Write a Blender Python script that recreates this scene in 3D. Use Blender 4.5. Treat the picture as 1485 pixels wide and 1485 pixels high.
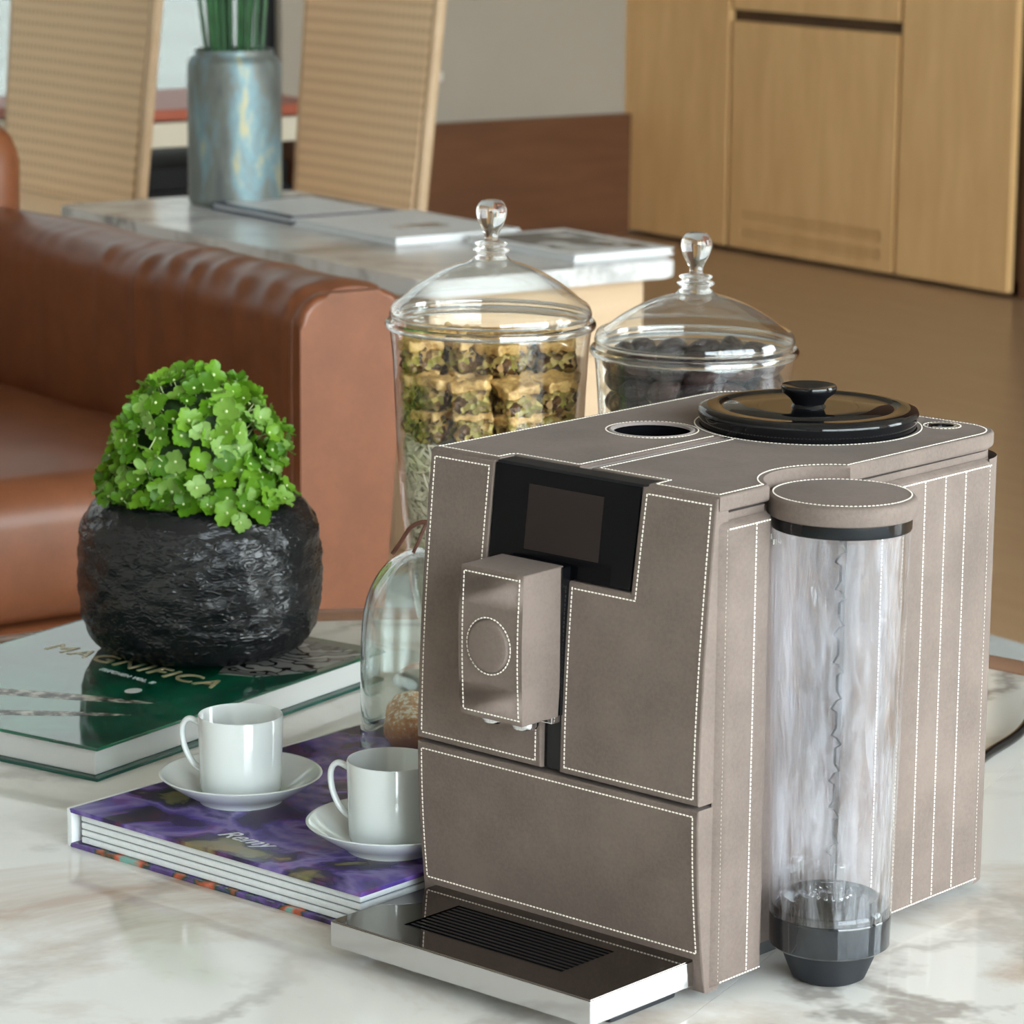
import bpy, bmesh, math, random
from mathutils import Vector, Matrix, noise
S = bpy.context.scene
COL = S.collection
for o in list(bpy.data.objects): bpy.data.objects.remove(o)
random.seed(7)
PI = math.pi

# ------------------------------------------------------------------ camera
PITCH, ROLL, FPX = 0.2055, 0.0092, 4832.6
cam_d = bpy.data.cameras.new('camera'); cam = bpy.data.objects.new('camera', cam_d); COL.objects.link(cam)
F = Vector((0, math.cos(PITCH), -math.sin(PITCH))); U0 = Vector((0, math.sin(PITCH), math.cos(PITCH))); X0 = Vector((1, 0, 0))
XR = X0*math.cos(ROLL) + U0*math.sin(ROLL); UR = U0*math.cos(ROLL) - X0*math.sin(ROLL)
M4 = Matrix(((XR.x, UR.x, -F.x, -.1243), (XR.y, UR.y, -F.y, -1.9661), (XR.z, UR.z, -F.z, .7204), (0, 0, 0, 1)))
cam.matrix_world = M4
cam_d.sensor_width = 36; cam_d.lens = FPX/1485*36
cam_d.clip_start = .05; cam_d.clip_end = 200
cam_d.dof.use_dof = True; cam_d.dof.focus_distance = 2.22; cam_d.dof.aperture_fstop = 20
S.camera = cam
S.view_settings.view_transform = 'Standard'; S.view_settings.look = 'None'
S.view_settings.gamma = 1; S.view_settings.use_curve_mapping = False
S.view_settings.exposure = 0.82
S.cycles.transparent_max_bounces = 40; S.cycles.max_bounces = 14; S.cycles.transmission_bounces = 12; S.cycles.glossy_bounces = 6

# ------------------------------------------------------------------ world: overcast daylight, pale greenery near the horizon
W = bpy.data.worlds.new('daylight'); S.world = W; W.use_nodes = True
nt = W.node_tree; nt.nodes.clear()
tc = nt.nodes.new('ShaderNodeTexCoord'); sx = nt.nodes.new('ShaderNodeSeparateXYZ'); nt.links.new(tc.outputs['Generated'], sx.inputs[0])
mr = nt.nodes.new('ShaderNodeMapRange'); mr.inputs[1].default_value = -1; mr.inputs[2].default_value = 1
nt.links.new(sx.outputs['Z'], mr.inputs[0])
cr = nt.nodes.new('ShaderNodeValToRGB'); e = cr.color_ramp.elements
e[0].position = 0; e[0].color = (.24, .24, .23, 1); e[1].position = 1; e[1].color = (.70, .85, 1, 1)
for p, c in ((.47, (.60, .62, .60, 1)), (.50, (.80, .84, .80, 1)), (.58, (.88, .95, .98, 1)), (.68, (.80, .91, 1, 1))):
    k = e.new(p); k.color = c
nt.links.new(mr.outputs[0], cr.inputs[0])
bg = nt.nodes.new('ShaderNodeBackground'); bg.inputs[1].default_value = 9.0
nt.links.new(cr.outputs[0], bg.inputs[0])
wo = nt.nodes.new('ShaderNodeOutputWorld'); nt.links.new(bg.outputs[0], wo.inputs[0])

# room frame: K = far corner where the cabinets meet the back wall
K = Vector((.18, 7.375, 0)); A_ = Vector((.5812, -.8137, 0)); B_ = Vector((.8137, .5812, 0)); ROOM_ROT = math.atan2(A_.y, A_.x)
FLOOR = -.42; CEIL = 2.75
def RM(a, b, z=0): return K + A_*a + B_*b + Vector((0, 0, z))
def portal(a, b, z, w, h, facing_a, name):
    l = bpy.data.lights.new(name, 'AREA'); l.shape = 'RECTANGLE'; l.size = w; l.size_y = h
    o = bpy.data.objects.new(name, l); COL.objects.link(o); o.location = RM(a, b, z)
    d = facing_a
    o.rotation_euler = d.to_track_quat('-Z', 'Z').to_euler()
    l.cycles.is_portal = True
    return o

# ------------------------------------------------------------------ node helpers
def srgb(r, g, b):
    f = lambda c: ((c/255+.055)/1.055)**2.4 if c/255 > .04045 else c/255/12.92
    return (f(r), f(g), f(b), 1)
def newmat(name):
    m = bpy.data.materials.new(name); m.use_nodes = True
    return m, m.node_tree, m.node_tree.nodes['Principled BSDF']
def N(t, typ, **kw):
    n = t.nodes.new(typ)
    for k, v in kw.items(): setattr(n, k, v)
    return n
def coords(t, scale=(1, 1, 1), src='Object', rot=(0, 0, 0)):
    c = N(t, 'ShaderNodeTexCoord'); mp = N(t, 'ShaderNodeMapping'); mp.inputs['Scale'].default_value = scale; mp.inputs['Rotation'].default_value = rot
    t.links.new(c.outputs[src], mp.inputs[0]); return mp.outputs[0]
def noise_n(t, vec, sc, det=4, rough=.55, dist=0):
    n = N(t, 'ShaderNodeTexNoise'); n.inputs['Scale'].default_value = sc; n.inputs['Detail'].default_value = det
    n.inputs['Roughness'].default_value = rough; n.inputs['Distortion'].default_value = dist
    t.links.new(vec, n.inputs['Vector']); return n
def ramp(t, fac, stops):
    r = N(t, 'ShaderNodeValToRGB'); el = r.color_ramp.elements
    el[0].position, el[0].color = stops[0]; el[1].position, el[1].color = stops[-1]
    for p, c in stops[1:-1]: k = el.new(p); k.color = c
    t.links.new(fac, r.inputs[0]); return r.outputs[0]
def bump(t, h, p, strength=.3, dist=.001):
    b = N(t, 'ShaderNodeBump'); b.inputs['Strength'].default_value = strength; b.inputs['Distance'].default_value = dist
    t.links.new(h, b.inputs['Height']); t.links.new(b.outputs[0], p.inputs['Normal']); return b
def plain(name, col, rough=.5, metal=0, coat=0, spec=.5, var=0, vs=40, bmp=0, bs=300, sheen=0):
    m, t, p = newmat(name)
    p.inputs['Base Color'].default_value = col; p.inputs['Roughness'].default_value = rough
    p.inputs['Metallic'].default_value = metal; p.inputs['Coat Weight'].default_value = coat
    p.inputs['Coat Roughness'].default_value = .04
    p.inputs['Specular IOR Level'].default_value = spec; p.inputs['Sheen Weight'].default_value = sheen
    v = coords(t)
    if var:
        n = noise_n(t, v, vs)
        dk = tuple(c*(1-var) for c in col[:3])+(1,); lt = tuple(min(1, c*(1+var)) for c in col[:3])+(1,)
        t.links.new(ramp(t, n.outputs[0], [(.3, dk), (.7, lt)]), p.inputs['Base Color'])
    if bmp:
        n = noise_n(t, v, bs, 3); bump(t, n.outputs[0], p, bmp)
    return m

# leather of the machine
def leather(name, col, var=.16, rough=.72, sheen=.04, bs=900, spec=.2):
    m, t, p = newmat(name); v = coords(t)
    n1 = noise_n(t, v, 14, 5, .6); n2 = noise_n(t, v, 420, 3, .7)
    dk = tuple(c*(1-var) for c in col[:3])+(1,); lt = tuple(c*(1+var) for c in col[:3])+(1,)
    mx = N(t, 'ShaderNodeMath', operation='ADD'); m2 = N(t, 'ShaderNodeMath', operation='MULTIPLY'); m2.inputs[1].default_value = .55
    t.links.new(n2.outputs[0], m2.inputs[0]); t.links.new(n1.outputs[0], mx.inputs[0]); t.links.new(m2.outputs[0], mx.inputs[1])
    t.links.new(ramp(t, mx.outputs[0], [(.58, dk), (.95, lt)]), p.inputs['Base Color'])
    p.inputs['Roughness'].default_value = rough; p.inputs['Sheen Weight'].default_value = sheen
    p.inputs['Specular IOR Level'].default_value = spec
    n3 = noise_n(t, v, bs, 3, .6); bump(t, n3.outputs[0], p, .25, .0006)
    return m
M = {}
TAUPE = srgb(111, 98, 91)
M['leather'] = leather('taupe_leather', TAUPE)
M['leather_edge'] = leather('folded_leather_edge', srgb(150, 138, 134), .1, .5, .2)
M['thread'] = plain('white_thread', srgb(238, 230, 218), .7)
M['black_gloss'] = plain('black_gloss_plastic', (.005, .005, .006, 1), .06, spec=.38)
M['black_matt'] = plain('black_matt_plastic', (.008, .008, .010, 1), .5, spec=.25)
M['display'] = plain('display_glass', (.003, .003, .004, 1), .10, spec=.12)
M['screen'] = plain('unlit_screen', srgb(46, 38, 36), .35, spec=.1)
M['chrome'] = plain('chrome', (.80, .80, .82, 1), .06, 1)
M['tray_chrome'] = plain('polished_tray_edge', (.56, .55, .55, 1), .10, 1)
M['tray_top'] = plain('polished_tray_top', srgb(122, 116, 112), .035, 1, var=.03, vs=900)
M['porcelain'] = plain('white_porcelain', srgb(214, 220, 220), .10, coat=.5)
M['black_rubber'] = plain('black_rubber', (.010, .012, .016, 1), .55)

# thin clear glass / plastic: transparent sheet with Fresnel reflections
def clear(name, tint=(.97, .985, .98, 1), rough=.01, ior=1.5, bmp=None, gain=1.0, haze=0, base=0.05):
    m, t, p = newmat(name); t.nodes.remove(p); out = t.nodes['Material Output']
    tr = N(t, 'ShaderNodeBsdfTransparent'); tr.inputs[0].default_value = tint
    gl = N(t, 'ShaderNodeBsdfGlossy'); gl.inputs['Roughness'].default_value = rough; gl.inputs[0].default_value = (1, 1, 1, 1)
    fr = N(t, 'ShaderNodeLayerWeight'); fr.inputs['Blend'].default_value = .5
    mu = N(t, 'ShaderNodeMath', operation='MULTIPLY_ADD'); mu.use_clamp = True; mu.inputs[1].default_value = gain; mu.inputs[2].default_value = base
    pw = N(t, 'ShaderNodeMath', operation='POWER'); pw.inputs[1].default_value = 3.4; t.links.new(fr.outputs['Facing'], pw.inputs[0]); t.links.new(pw.outputs[0], mu.inputs[0])
    mx = N(t, 'ShaderNodeMixShader'); t.links.new(mu.outputs[0], mx.inputs[0]); t.links.new(tr.outputs[0], mx.inputs[1]); t.links.new(gl.outputs[0], mx.inputs[2])
    last = mx.outputs[0]
    if bmp:
        sc, st, dist, scale = bmp
        v = coords(t, scale); n = noise_n(t, v, sc, 3, .5, .6)
        b = N(t, 'ShaderNodeBump'); b.inputs['Strength'].default_value = st; b.inputs['Distance'].default_value = dist
        t.links.new(n.outputs[0], b.inputs['Height']); t.links.new(b.outputs[0], gl.inputs['Normal']); t.links.new(b.outputs[0], fr.inputs['Normal'])
        if haze:
            df = N(t, 'ShaderNodeBsdfTranslucent'); df.inputs[0].default_value = (.86, .88, .95, 1)
            d2 = N(t, 'ShaderNodeBsdfDiffuse'); d2.inputs[0].default_value = (.86, .88, .95, 1)
            dm = N(t, 'ShaderNodeMixShader'); dm.inputs[0].default_value = .5; t.links.new(df.outputs[0], dm.inputs[1]); t.links.new(d2.outputs[0], dm.inputs[2])
            n2 = noise_n(t, coords(t, (1, 1, .16)), 75, 4, .62, 1.2)
            hz = ramp(t, n2.outputs[0], [(.50, (0, 0, 0, 1)), (.60, (haze, haze, haze, 1)), (.66, (haze*.3, haze*.3, haze*.3, 1)), (.75, (haze*1.4, haze*1.4, haze*1.4, 1))])
            m3 = N(t, 'ShaderNodeMixShader'); t.links.new(hz, m3.inputs[0]); t.links.new(last, m3.inputs[1]); t.links.new(dm.outputs[0], m3.inputs[2]); last = m3.outputs[0]
    t.links.new(last, out.inputs[0]); return m
M['glass'] = clear('clear_jar_glass', gain=1.1, base=.065, bmp=(9, .3, .006, (1, 1, .5)))
M['dome_glass'] = clear('clear_dome_glass', (.95, .985, .975, 1), gain=1.3, base=.07, bmp=(14, .3, .004, (1, 1, .4)))
M['tank'] = clear('clear_tank_plastic', (.97, .975, .99, 1), .03, 1.5, (85, .9, .004, (1, 1, .16)), .9, .15, .05)
M['pane'] = clear('window_pane', (.99, 1, .995, 1), .0, base=.03)
M['dimming_pane'] = clear('daylight_dimming_pane', (.25, .25, .24, 1), .0, base=.03)  # dark tint added to cut daylight and reflections from the back window
m, t, p = newmat('solid_glass'); p.inputs['Transmission Weight'].default_value = 1; p.inputs['Roughness'].default_value = 0; p.inputs['IOR'].default_value = 1.47; p.inputs['Base Color'].default_value = (1, 1, 1, 1); M['solid_glass'] = m

# marble
def marble(name, base, vein, warm, rough=.07):
    m, t, p = newmat(name); v = coords(t, (1, 1, 1), rot=(0, 0, .5))
    n = noise_n(t, v, 3.2, 7, .62, .5)
    wv = N(t, 'ShaderNodeTexWave'); wv.inputs['Scale'].default_value = 1.7; wv.inputs['Distortion'].default_value = 11; wv.inputs['Detail'].default_value = 6; wv.inputs['Detail Scale'].default_value = 1.6; wv.inputs['Detail Roughness'].default_value = .62
    t.links.new(v, wv.inputs[0])
    c1 = ramp(t, n.outputs[0], [(.33, warm), (.46, base), (.56, base), (.72, tuple(c*.72 for c in base[:3])+(1,))])
    vm = ramp(t, wv.outputs[0], [(0, (.8, .8, .8, 1)), (.05, (.4, .4, .4, 1)), (.18, (0, 0, 0, 1))])
    n5 = noise_n(t, v, 2.1, 3); am = ramp(t, n5.outputs[0], [(.36, (0, 0, 0, 1)), (.60, (.9, .9, .9, 1))])
    mm = N(t, 'ShaderNodeMath', operation='MULTIPLY'); t.links.new(vm, mm.inputs[0]); t.links.new(am, mm.inputs[1])
    mx = N(t, 'ShaderNodeMix'); mx.data_type = 'RGBA'; t.links.new(mm.outputs[0], mx.inputs[0]); t.links.new(c1, mx.inputs[6]); mx.inputs[7].default_value = vein
    t.links.new(mx.outputs[2], p.inputs['Base Color']); p.inputs['Roughness'].default_value = rough
    p.inputs['Specular IOR Level'].default_value = .5
    return m
M['marble'] = marble('white_marble', srgb(226, 224, 219), srgb(128, 118, 110), srgb(188, 166, 148))
M['marble_grey'] = marble('grey_marble', srgb(218, 217, 216), srgb(100, 98, 98), srgb(166, 158, 150), .2)

def wood(name, c1, c2, scale=(1, 12, 1), rough=.4, sc=3):
    m, t, p = newmat(name); v = coords(t, scale); n = noise_n(t, v, sc, 5, .6, .4)
    t.links.new(ramp(t, n.outputs[0], [(.3, c1), (.7, c2)]), p.inputs['Base Color']); p.inputs['Roughness'].default_value = rough
    return m
M['oak'] = wood('oak_veneer', srgb(222, 178, 122), srgb(236, 194, 138), (6, 6, 1), .45)
M['oak_dark'] = wood('shadow_gap_wood', srgb(86, 62, 40), srgb(98, 72, 48), (6, 6, 1), .6)
M['walnut'] = wood('walnut_panel', srgb(98, 62, 38), srgb(116, 76, 48), (1, 1, 8), .5)
M['floor'] = wood('wood_floor', srgb(168, 136, 104), srgb(182, 152, 120), (1, 10, 1), .3)
M['rim'] = wood('table_rim_wood', srgb(140, 104, 84), srgb(166, 128, 104), (4, 4, 4), .3)
M['pale_wood'] = wood('pale_wood', srgb(196, 166, 132), srgb(210, 182, 150), (1, 1, 6), .5)
M['rug'] = plain('pale_grey_rug', srgb(186, 190, 190), .95, var=.15, vs=14, bmp=.5, bs=120)
M['wall'] = plain('grey_wall_paint', srgb(172, 164, 152), .8, var=.03, vs=3)
M['white_wall'] = plain('white_wall_paint', srgb(222, 218, 210), .85, var=.02, vs=3)
M['ceiling_paint'] = plain('warm_grey_ceiling', srgb(176, 166, 154), .9, var=.02, vs=3)
M['sofa'] = leather('cognac_leather', srgb(116, 68, 42), .14, .36, .0, 260, .35)
M['sofa'].node_tree.nodes['Principled BSDF'].inputs['Coat Weight'].default_value = .12
M['sofa'].node_tree.nodes['Principled BSDF'].inputs['Coat Roughness'].default_value = .25

# ------------------------------------------------------------------ mesh helpers
def obj(name, bm, mat, parent=None, smooth=True, loc=None, rot=None, ang=35):
    bmesh.ops.remove_doubles(bm, verts=bm.verts, dist=1e-6)
    bmesh.ops.recalc_face_normals(bm, faces=bm.faces)
    me = bpy.data.meshes.new(name); bm.to_mesh(me); bm.free()
    mats = mat if isinstance(mat, (list, tuple)) else [mat]
    for k in mats: me.materials.append(M[k] if isinstance(k, str) else k)
    if smooth:
        for f in me.polygons: f.use_smooth = True
        me.set_sharp_from_angle(angle=math.radians(ang))
    o = bpy.data.objects.new(name, me); COL.objects.link(o)
    if smooth and len(me.polygons) < 700:
        wn = o.modifiers.new('wn', 'WEIGHTED_NORMAL'); wn.keep_sharp = True; wn.weight = 60
    if parent: o.parent = parent
    if loc is not None: o.location = loc
    if rot is not None: o.rotation_euler = rot
    return o
def tag(o, label=None, cat=None, group=None, kind=None):
    if label: o['label'] = label
    if cat: o['category'] = cat
    if group: o['group'] = group
    if kind: o['kind'] = kind
    return o
def empty(name, label, cat, loc=(0, 0, 0), rz=0, group=None):
    o = bpy.data.objects.new(name, None); COL.objects.link(o); o.location = loc; o.rotation_euler = (0, 0, rz)
    o.empty_display_size = .02
    return tag(o, label, cat, group)
def box(bm, x0, x1, y0, y1, z0, z1, bev=0, seg=2, mi=0, mat=None):
    vs = [bm.verts.new((x, y, z)) for x in (x0, x1) for y in (y0, y1) for z in (z0, z1)]
    fs = [bm.faces.new([vs[i] for i in q]) for q in ((0, 1, 3, 2), (4, 6, 7, 5), (0, 4, 5, 1), (2, 3, 7, 6), (0, 2, 6, 4), (1, 5, 7, 3))]
    for f in fs: f.material_index = mi
    es = list({e for f in fs for e in f.edges})
    if mat is not None: bmesh.ops.transform(bm, matrix=mat, verts=vs)
    if bev: bmesh.ops.bevel(bm, geom=es, offset=bev, segments=seg, profile=.5, affect='EDGES')
    return bm
def B(*a, **k): return box(bmesh.new(), *a, **k)
def lathe(bm, prof, segs=64, c=(0, 0), closed=False, mi=0, fr=None):
    rings = []
    for r, z in prof:
        if r < 1e-6: rings.append([bm.verts.new((c[0], c[1], z))])
        else:
            rr = []
            for i in range(segs):
                th = 2*PI*i/segs; q = fr(th, z, r) if fr else r
                rr.append(bm.verts.new((c[0]+q*math.cos(th), c[1]+q*math.sin(th), z)))
            rings.append(rr)
    pr = list(zip(rings, rings[1:])) + ([(rings[-1], rings[0])] if closed else [])
    for a, b in pr:
        for i in range(segs):
            j = (i+1) % segs
            if len(a) == 1 and len(b) == 1: continue
            if len(a) == 1: f = bm.faces.new((a[0], b[i], b[j]))
            elif len(b) == 1: f = bm.faces.new((a[i], a[j], b[0]))
            else: f = bm.faces.new((a[i], a[j], b[j], b[i]))
            f.material_index = mi
    return bm
def smoothp(pts, n=6):
    out = []
    P = [pts[0]]+list(pts)+[pts[-1]]
    for i in range(1, len(P)-2):
        a, b, c, d = [Vector(q) for q in P[i-1:i+3]]
        for k in range(n):
            s = k/n
            out.append(.5*((2*b)+(c-a)*s+(2*a-5*b+4*c-d)*s*s+(3*b-a-3*c+d)*s**3))
    out.append(Vector(P[-2])); return out
def tube(bm, pts, r, segs=8, closed=False, cap=True, flat=1.0):
    pts = [Vector(p) for p in pts]; n = len(pts); rings = []
    up = Vector((0, 0, 1)); prev = None
    for i, p in enumerate(pts):
        a = pts[i-1] if i > 0 or closed else pts[0]; b = pts[(i+1) % n] if i < n-1 or closed else pts[-1]
        tdir = (b-a).normalized()
        nrm = (up - tdir*up.dot(tdir)) if prev is None else (prev - tdir*prev.dot(tdir))
        if nrm.length < 1e-4: nrm = Vector((1, 0, 0)) - tdir*tdir.x
        nrm.normalize(); prev = nrm; bn = tdir.cross(nrm)
        rr = r[i] if isinstance(r, (list, tuple)) else r
        rings.append([bm.verts.new(p + nrm*rr*math.cos(2*PI*k/segs) + bn*rr*flat*math.sin(2*PI*k/segs)) for k in range(segs)])
    for i in range(n if closed else n-1):
        a, b = rings[i], rings[(i+1) % n]
        for k in range(segs): bm.faces.new((a[k], a[(k+1) % segs], b[(k+1) % segs], b[k]))
    if cap and not closed:
        bm.faces.new(rings[0]); bm.faces.new(rings[-1][::-1])
    return bm
def prism(bm, pts, z0, z1, bev=0, seg=2, only_vert=False, top_only=False):
    vb = [bm.verts.new((x, y, z0)) for x, y in pts]; vt = [bm.verts.new((x, y, z1)) for x, y in pts]
    n = len(pts)
    ft = bm.faces.new(vt); fb = bm.faces.new(vb[::-1])
    for i in range(n): bm.faces.new((vb[i], vb[(i+1) % n], vt[(i+1) % n], vt[i]))
    if bev:
        es = list(ft.edges) if top_only else list(ft.edges)+list(fb.edges)
        bmesh.ops.bevel(bm, geom=es, offset=bev, segments=seg, profile=.5, affect='EDGES')
    return bm
def rounded(x0, x1, y0, y1, r, seg=6):
    out = []
    rr = r if isinstance(r, (list, tuple)) else [r]*4
    for (cx, cy, a0), q in zip(((x1, y1, 0), (x0, y1, 90), (x0, y0, 180), (x1, y0, 270)), rr):
        sx_ = -1 if cx == x1 else 1; sy_ = -1 if cy == y1 else 1
        if q < 1e-6: out.append((cx, cy)); continue
        for k in range(seg+1):
            th = math.radians(a0+90*k/seg); out.append((cx+sx_*q+q*math.cos(th), cy+sy_*q+q*math.sin(th)))
    return out
def cut(o, cutters):
    o.modifiers.clear()
    for c in cutters: c.modifiers.clear()
    for c in cutters:
        md = o.modifiers.new('b', 'BOOLEAN'); md.operation = 'DIFFERENCE'; md.object = c; md.solver = 'EXACT'
    bpy.context.view_layer.update()
    dg = bpy.context.evaluated_depsgraph_get(); me = bpy.data.meshes.new_from_object(o.evaluated_get(dg))
    o.modifiers.clear(); o.data = me
    for f in me.polygons: f.use_smooth = True
    me.set_sharp_from_angle(angle=math.radians(35))
    for c in cutters: bpy.data.objects.remove(c)
    wn = o.modifiers.new('wn', 'WEIGHTED_NORMAL'); wn.keep_sharp = True; wn.weight = 60
def stitches(bm, path, nrm, pitch=.0028, ln=.0021, w=.00078, h=.0004, closed=False):
    pts = [Vector(p) for p in path]
    if closed: pts.append(pts[0])
    acc = pitch*.5
    for a, b in zip(pts, pts[1:]):
        L = (b-a).length
        if L < 1e-7: continue
        d = (b-a)/L
        while acc < L:
            c = a + d*acc; nn = Vector(nrm(c)) if callable(nrm) else Vector(nrm); sd = d.cross(nn).normalized()
            vs = []
            for s, hh in ((-1, 0), (-.55, h), (.55, h), (1, 0)):
                for q in (-w/2, w/2): vs.append(bm.verts.new(c + d*(s*ln/2) + sd*q + nn*hh))
            for i in range(3): bm.faces.new((vs[2*i], vs[2*i+1], vs[2*i+3], vs[2*i+2]))
            bm.faces.new((vs[0], vs[2], vs[4], vs[6])); bm.faces.new((vs[1], vs[7], vs[5], vs[3]))
            acc += pitch
        acc -= L
    return bm
def stitch_obj(bm, parent): return tag(obj('stitching', bm, 'thread', parent, smooth=False), kind='stuff')
def dup(root, loc=None, rot=None, label=None, parent=None):
    r = root.copy(); COL.objects.link(r)
    if loc is not None: r.location = loc
    if rot is not None: r.rotation_euler = rot
    if label: r['label'] = label
    if parent: r.parent = parent
    for ch in list(root.children):
        dup(ch, parent=r)
    return r

# ================================================================== ROOM
def struct(name, bm, mat, **k): return tag(obj(name, bm, mat, **k), kind='structure')
def rbox(name, a0, a1, b0, b1, z0, z1, mat, bev=0, parent=None, kind=True):
    o = obj(name, B(a0, a1, b0, b1, z0, z1, bev=bev), mat, parent, loc=None if parent else K, rot=None if parent else (0, 0, ROOM_ROT))
    if kind and not parent: tag(o, kind='structure')
    return o
AE, BE = 10.2, -8.2          # room extents along a and b
rbox('floor', -.1, AE+.1, BE-.1, .75, FLOOR-.1, FLOOR, 'floor')
rbox('ceiling', -.1, AE+.1, BE-.1, .75, CEIL, CEIL+.1, 'ceiling_paint')
# back wall (a = 0): solid beside the cabinets, glazed further left
wb = bmesh.new(); box(wb, -.12, 0, -1.12, .75, FLOOR, CEIL); box(wb, -.12, 0, BE-.1, -6.4, FLOOR, CEIL); box(wb, -.12, 0, -6.4, -1.12, 2.60, CEIL); box(wb, -.12, 0, -6.4, -1.12, FLOOR, -.30)
tag(obj('wall_back', wb, 'wall', loc=K, rot=(0, 0, ROOM_ROT)), kind='structure')
rbox('trim_1', .0, .03, -1.12, .0, FLOOR, -.085, 'walnut')
# glazed opening in the back wall
def window(name, axis, fixed, lo, hi, z0, z1, n, pane='pane'):
    root = bmesh.new(); w = .05
    def bar(l0, l1, q0, q1):
        if axis == 'a': box(root, fixed-.05, fixed, l0, l1, q0, q1)
        else: box(root, l0, l1, fixed-.05, fixed, q0, q1)
    bar(lo, hi, z0, z0+w); bar(lo, hi, z1-w, z1)
    for i in range(n+1):
        c = lo+(hi-lo)*i/n; bar(c-w/2, c+w/2, z0, z1)
    o = tag(obj(name, root, 'black_matt', smooth=False, loc=K, rot=(0, 0, ROOM_ROT)), kind='structure')
    for i in range(n):
        c0 = lo+(hi-lo)*i/n+w/2; c1 = lo+(hi-lo)*(i+1)/n-w/2
        if axis == 'a': pm = B(fixed-.03, fixed-.024, c0, c1, z0+w, z1-w)
        else: pm = B(c0, c1, fixed-.03, fixed-.024, z0+w, z1-w)
        obj('pane', pm, pane, o, smooth=False)
    return o
window('window_1', 'a', -.03, -6.4, -1.12, -.30, 2.60, 4, 'dimming_pane')
portal(-.02, -3.76, 1.15, 5.2, 2.85, A_, 'window_daylight')
# front wall (a = AE) behind the camera: wide glazing
wf = bmesh.new(); box(wf, AE, AE+.12, BE-.1, -6.4, FLOOR, CEIL); box(wf, AE, AE+.12, -.7, .75, FLOOR, CEIL); box(wf, AE, AE+.12, -6.4, -.7, 2.60, CEIL); box(wf, AE, AE+.12, -6.4, -.7, FLOOR, -.3)
tag(obj('wall_front', wf, 'white_wall', loc=K, rot=(0, 0, ROOM_ROT)), kind='structure')
window('window_2', 'a', AE+.05, -6.4, -.7, -.3, 2.60, 4)
portal(AE-.02, -3.55, 1.15, 5.7, 2.85, -A_, 'window_daylight')
# right wall: cabinets first, then dark panel, then glazing near the camera
wr = bmesh.new(); box(wr, -.1, 7.4, .65, .75, FLOOR, CEIL); box(wr, 9.6, AE+.1, .65, .75, FLOOR, CEIL); box(wr, 7.4, 9.6, .65, .75, 2.60, CEIL); box(wr, 7.4, 9.6, .65, .75, FLOOR, -.3)
tag(obj('wall_right', wr, 'wall', loc=K, rot=(0, 0, ROOM_ROT)), kind='structure')
window('window_3', 'b', .70, 7.4, 9.6, -.3, 2.60, 2)
portal(8.5, .64, 1.15, 2.1, 2.85, -B_, 'window_daylight')
rbox('trim_2', 1.57, 3.6, .02, .64, FLOOR, CEIL, 'walnut')
rbox('wall_left', -.1, AE+.1, BE-.1, BE, FLOOR, CEIL, 'white_wall')
gr = obj('outside_ground', B(-40, 50, -50, 40, FLOOR-.5, FLOOR-.3), plain('outside_paving', srgb(232, 232, 222), .9, var=.1, vs=1), loc=K, rot=(0, 0, ROOM_ROT)); tag(gr, kind='structure'); gr.name = 'ground'
rug = obj('rug', B(3.3, 9.0, -7.2, -2.45, FLOOR, FLOOR+.012, bev=.004), 'rug', loc=K, rot=(0, 0, ROOM_ROT)); tag(rug, 'pale grey rug on the wooden floor under the round marble table', 'rug')

# ---- built-in oak cabinets
cab = empty('cabinet', 'tall oak veneered cabinet wall with a slotted centre door at the far right', 'cabinet', K, ROOM_ROT)
obj('carcass', B(.005, 1.555, .03, .60, FLOOR+.04, 1.9), 'oak_dark', cab, False)
obj('plinth', B(.02, 1.54, .07, .58, FLOOR, FLOOR+.04), 'oak_dark', cab, False)
obj('side_panel', B(.0, .02, .0, .60, FLOOR+.02, 1.9), 'oak', cab, False)
def door(x0, x1, z0, z1, slots=False):
    d = obj('door', B(x0, x1, 0, .022, z0, z1, bev=.002), 'oak', cab)
    if slots:
        cs = []
        for zr in (-.318, -.366):
            for k in range(26):
                u = x0+.055+k*.0215
                cs.append(obj('c', B(u, u+.0165, -.01, .05, zr-.016, zr+.016), 'oak_dark', smooth=False))
        bm = bmesh.new()
        for c in cs:
            bm.from_mesh(c.data); bpy.data.objects.remove(c)
        c = obj('c', bm, 'oak_dark', smooth=False)
        c.parent = cab; cut(d, [c])
        g = B(x0+.05, x1-.05, .014, .028, -.41, -.31); obj('vent_backing', g, 'oak_dark', d, False)
    return d
door(.022, .452, FLOOR+.012, 1.89); door(.468, 1.125, FLOOR+.012, .196, True); door(.468, 1.125, .226, 1.89); door(1.14, 1.545, FLOOR+.012, 1.89)

# ---- shelf ledge on the grey wall
tag(obj('wall_shelf', B(.0, .10, -1.0, -.68, .035, .06, bev=.004), 'white_wall', loc=K, rot=(0, 0, ROOM_ROT)), 'slim white shelf on the grey wall left of the oak cabinets', 'shelf')

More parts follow.
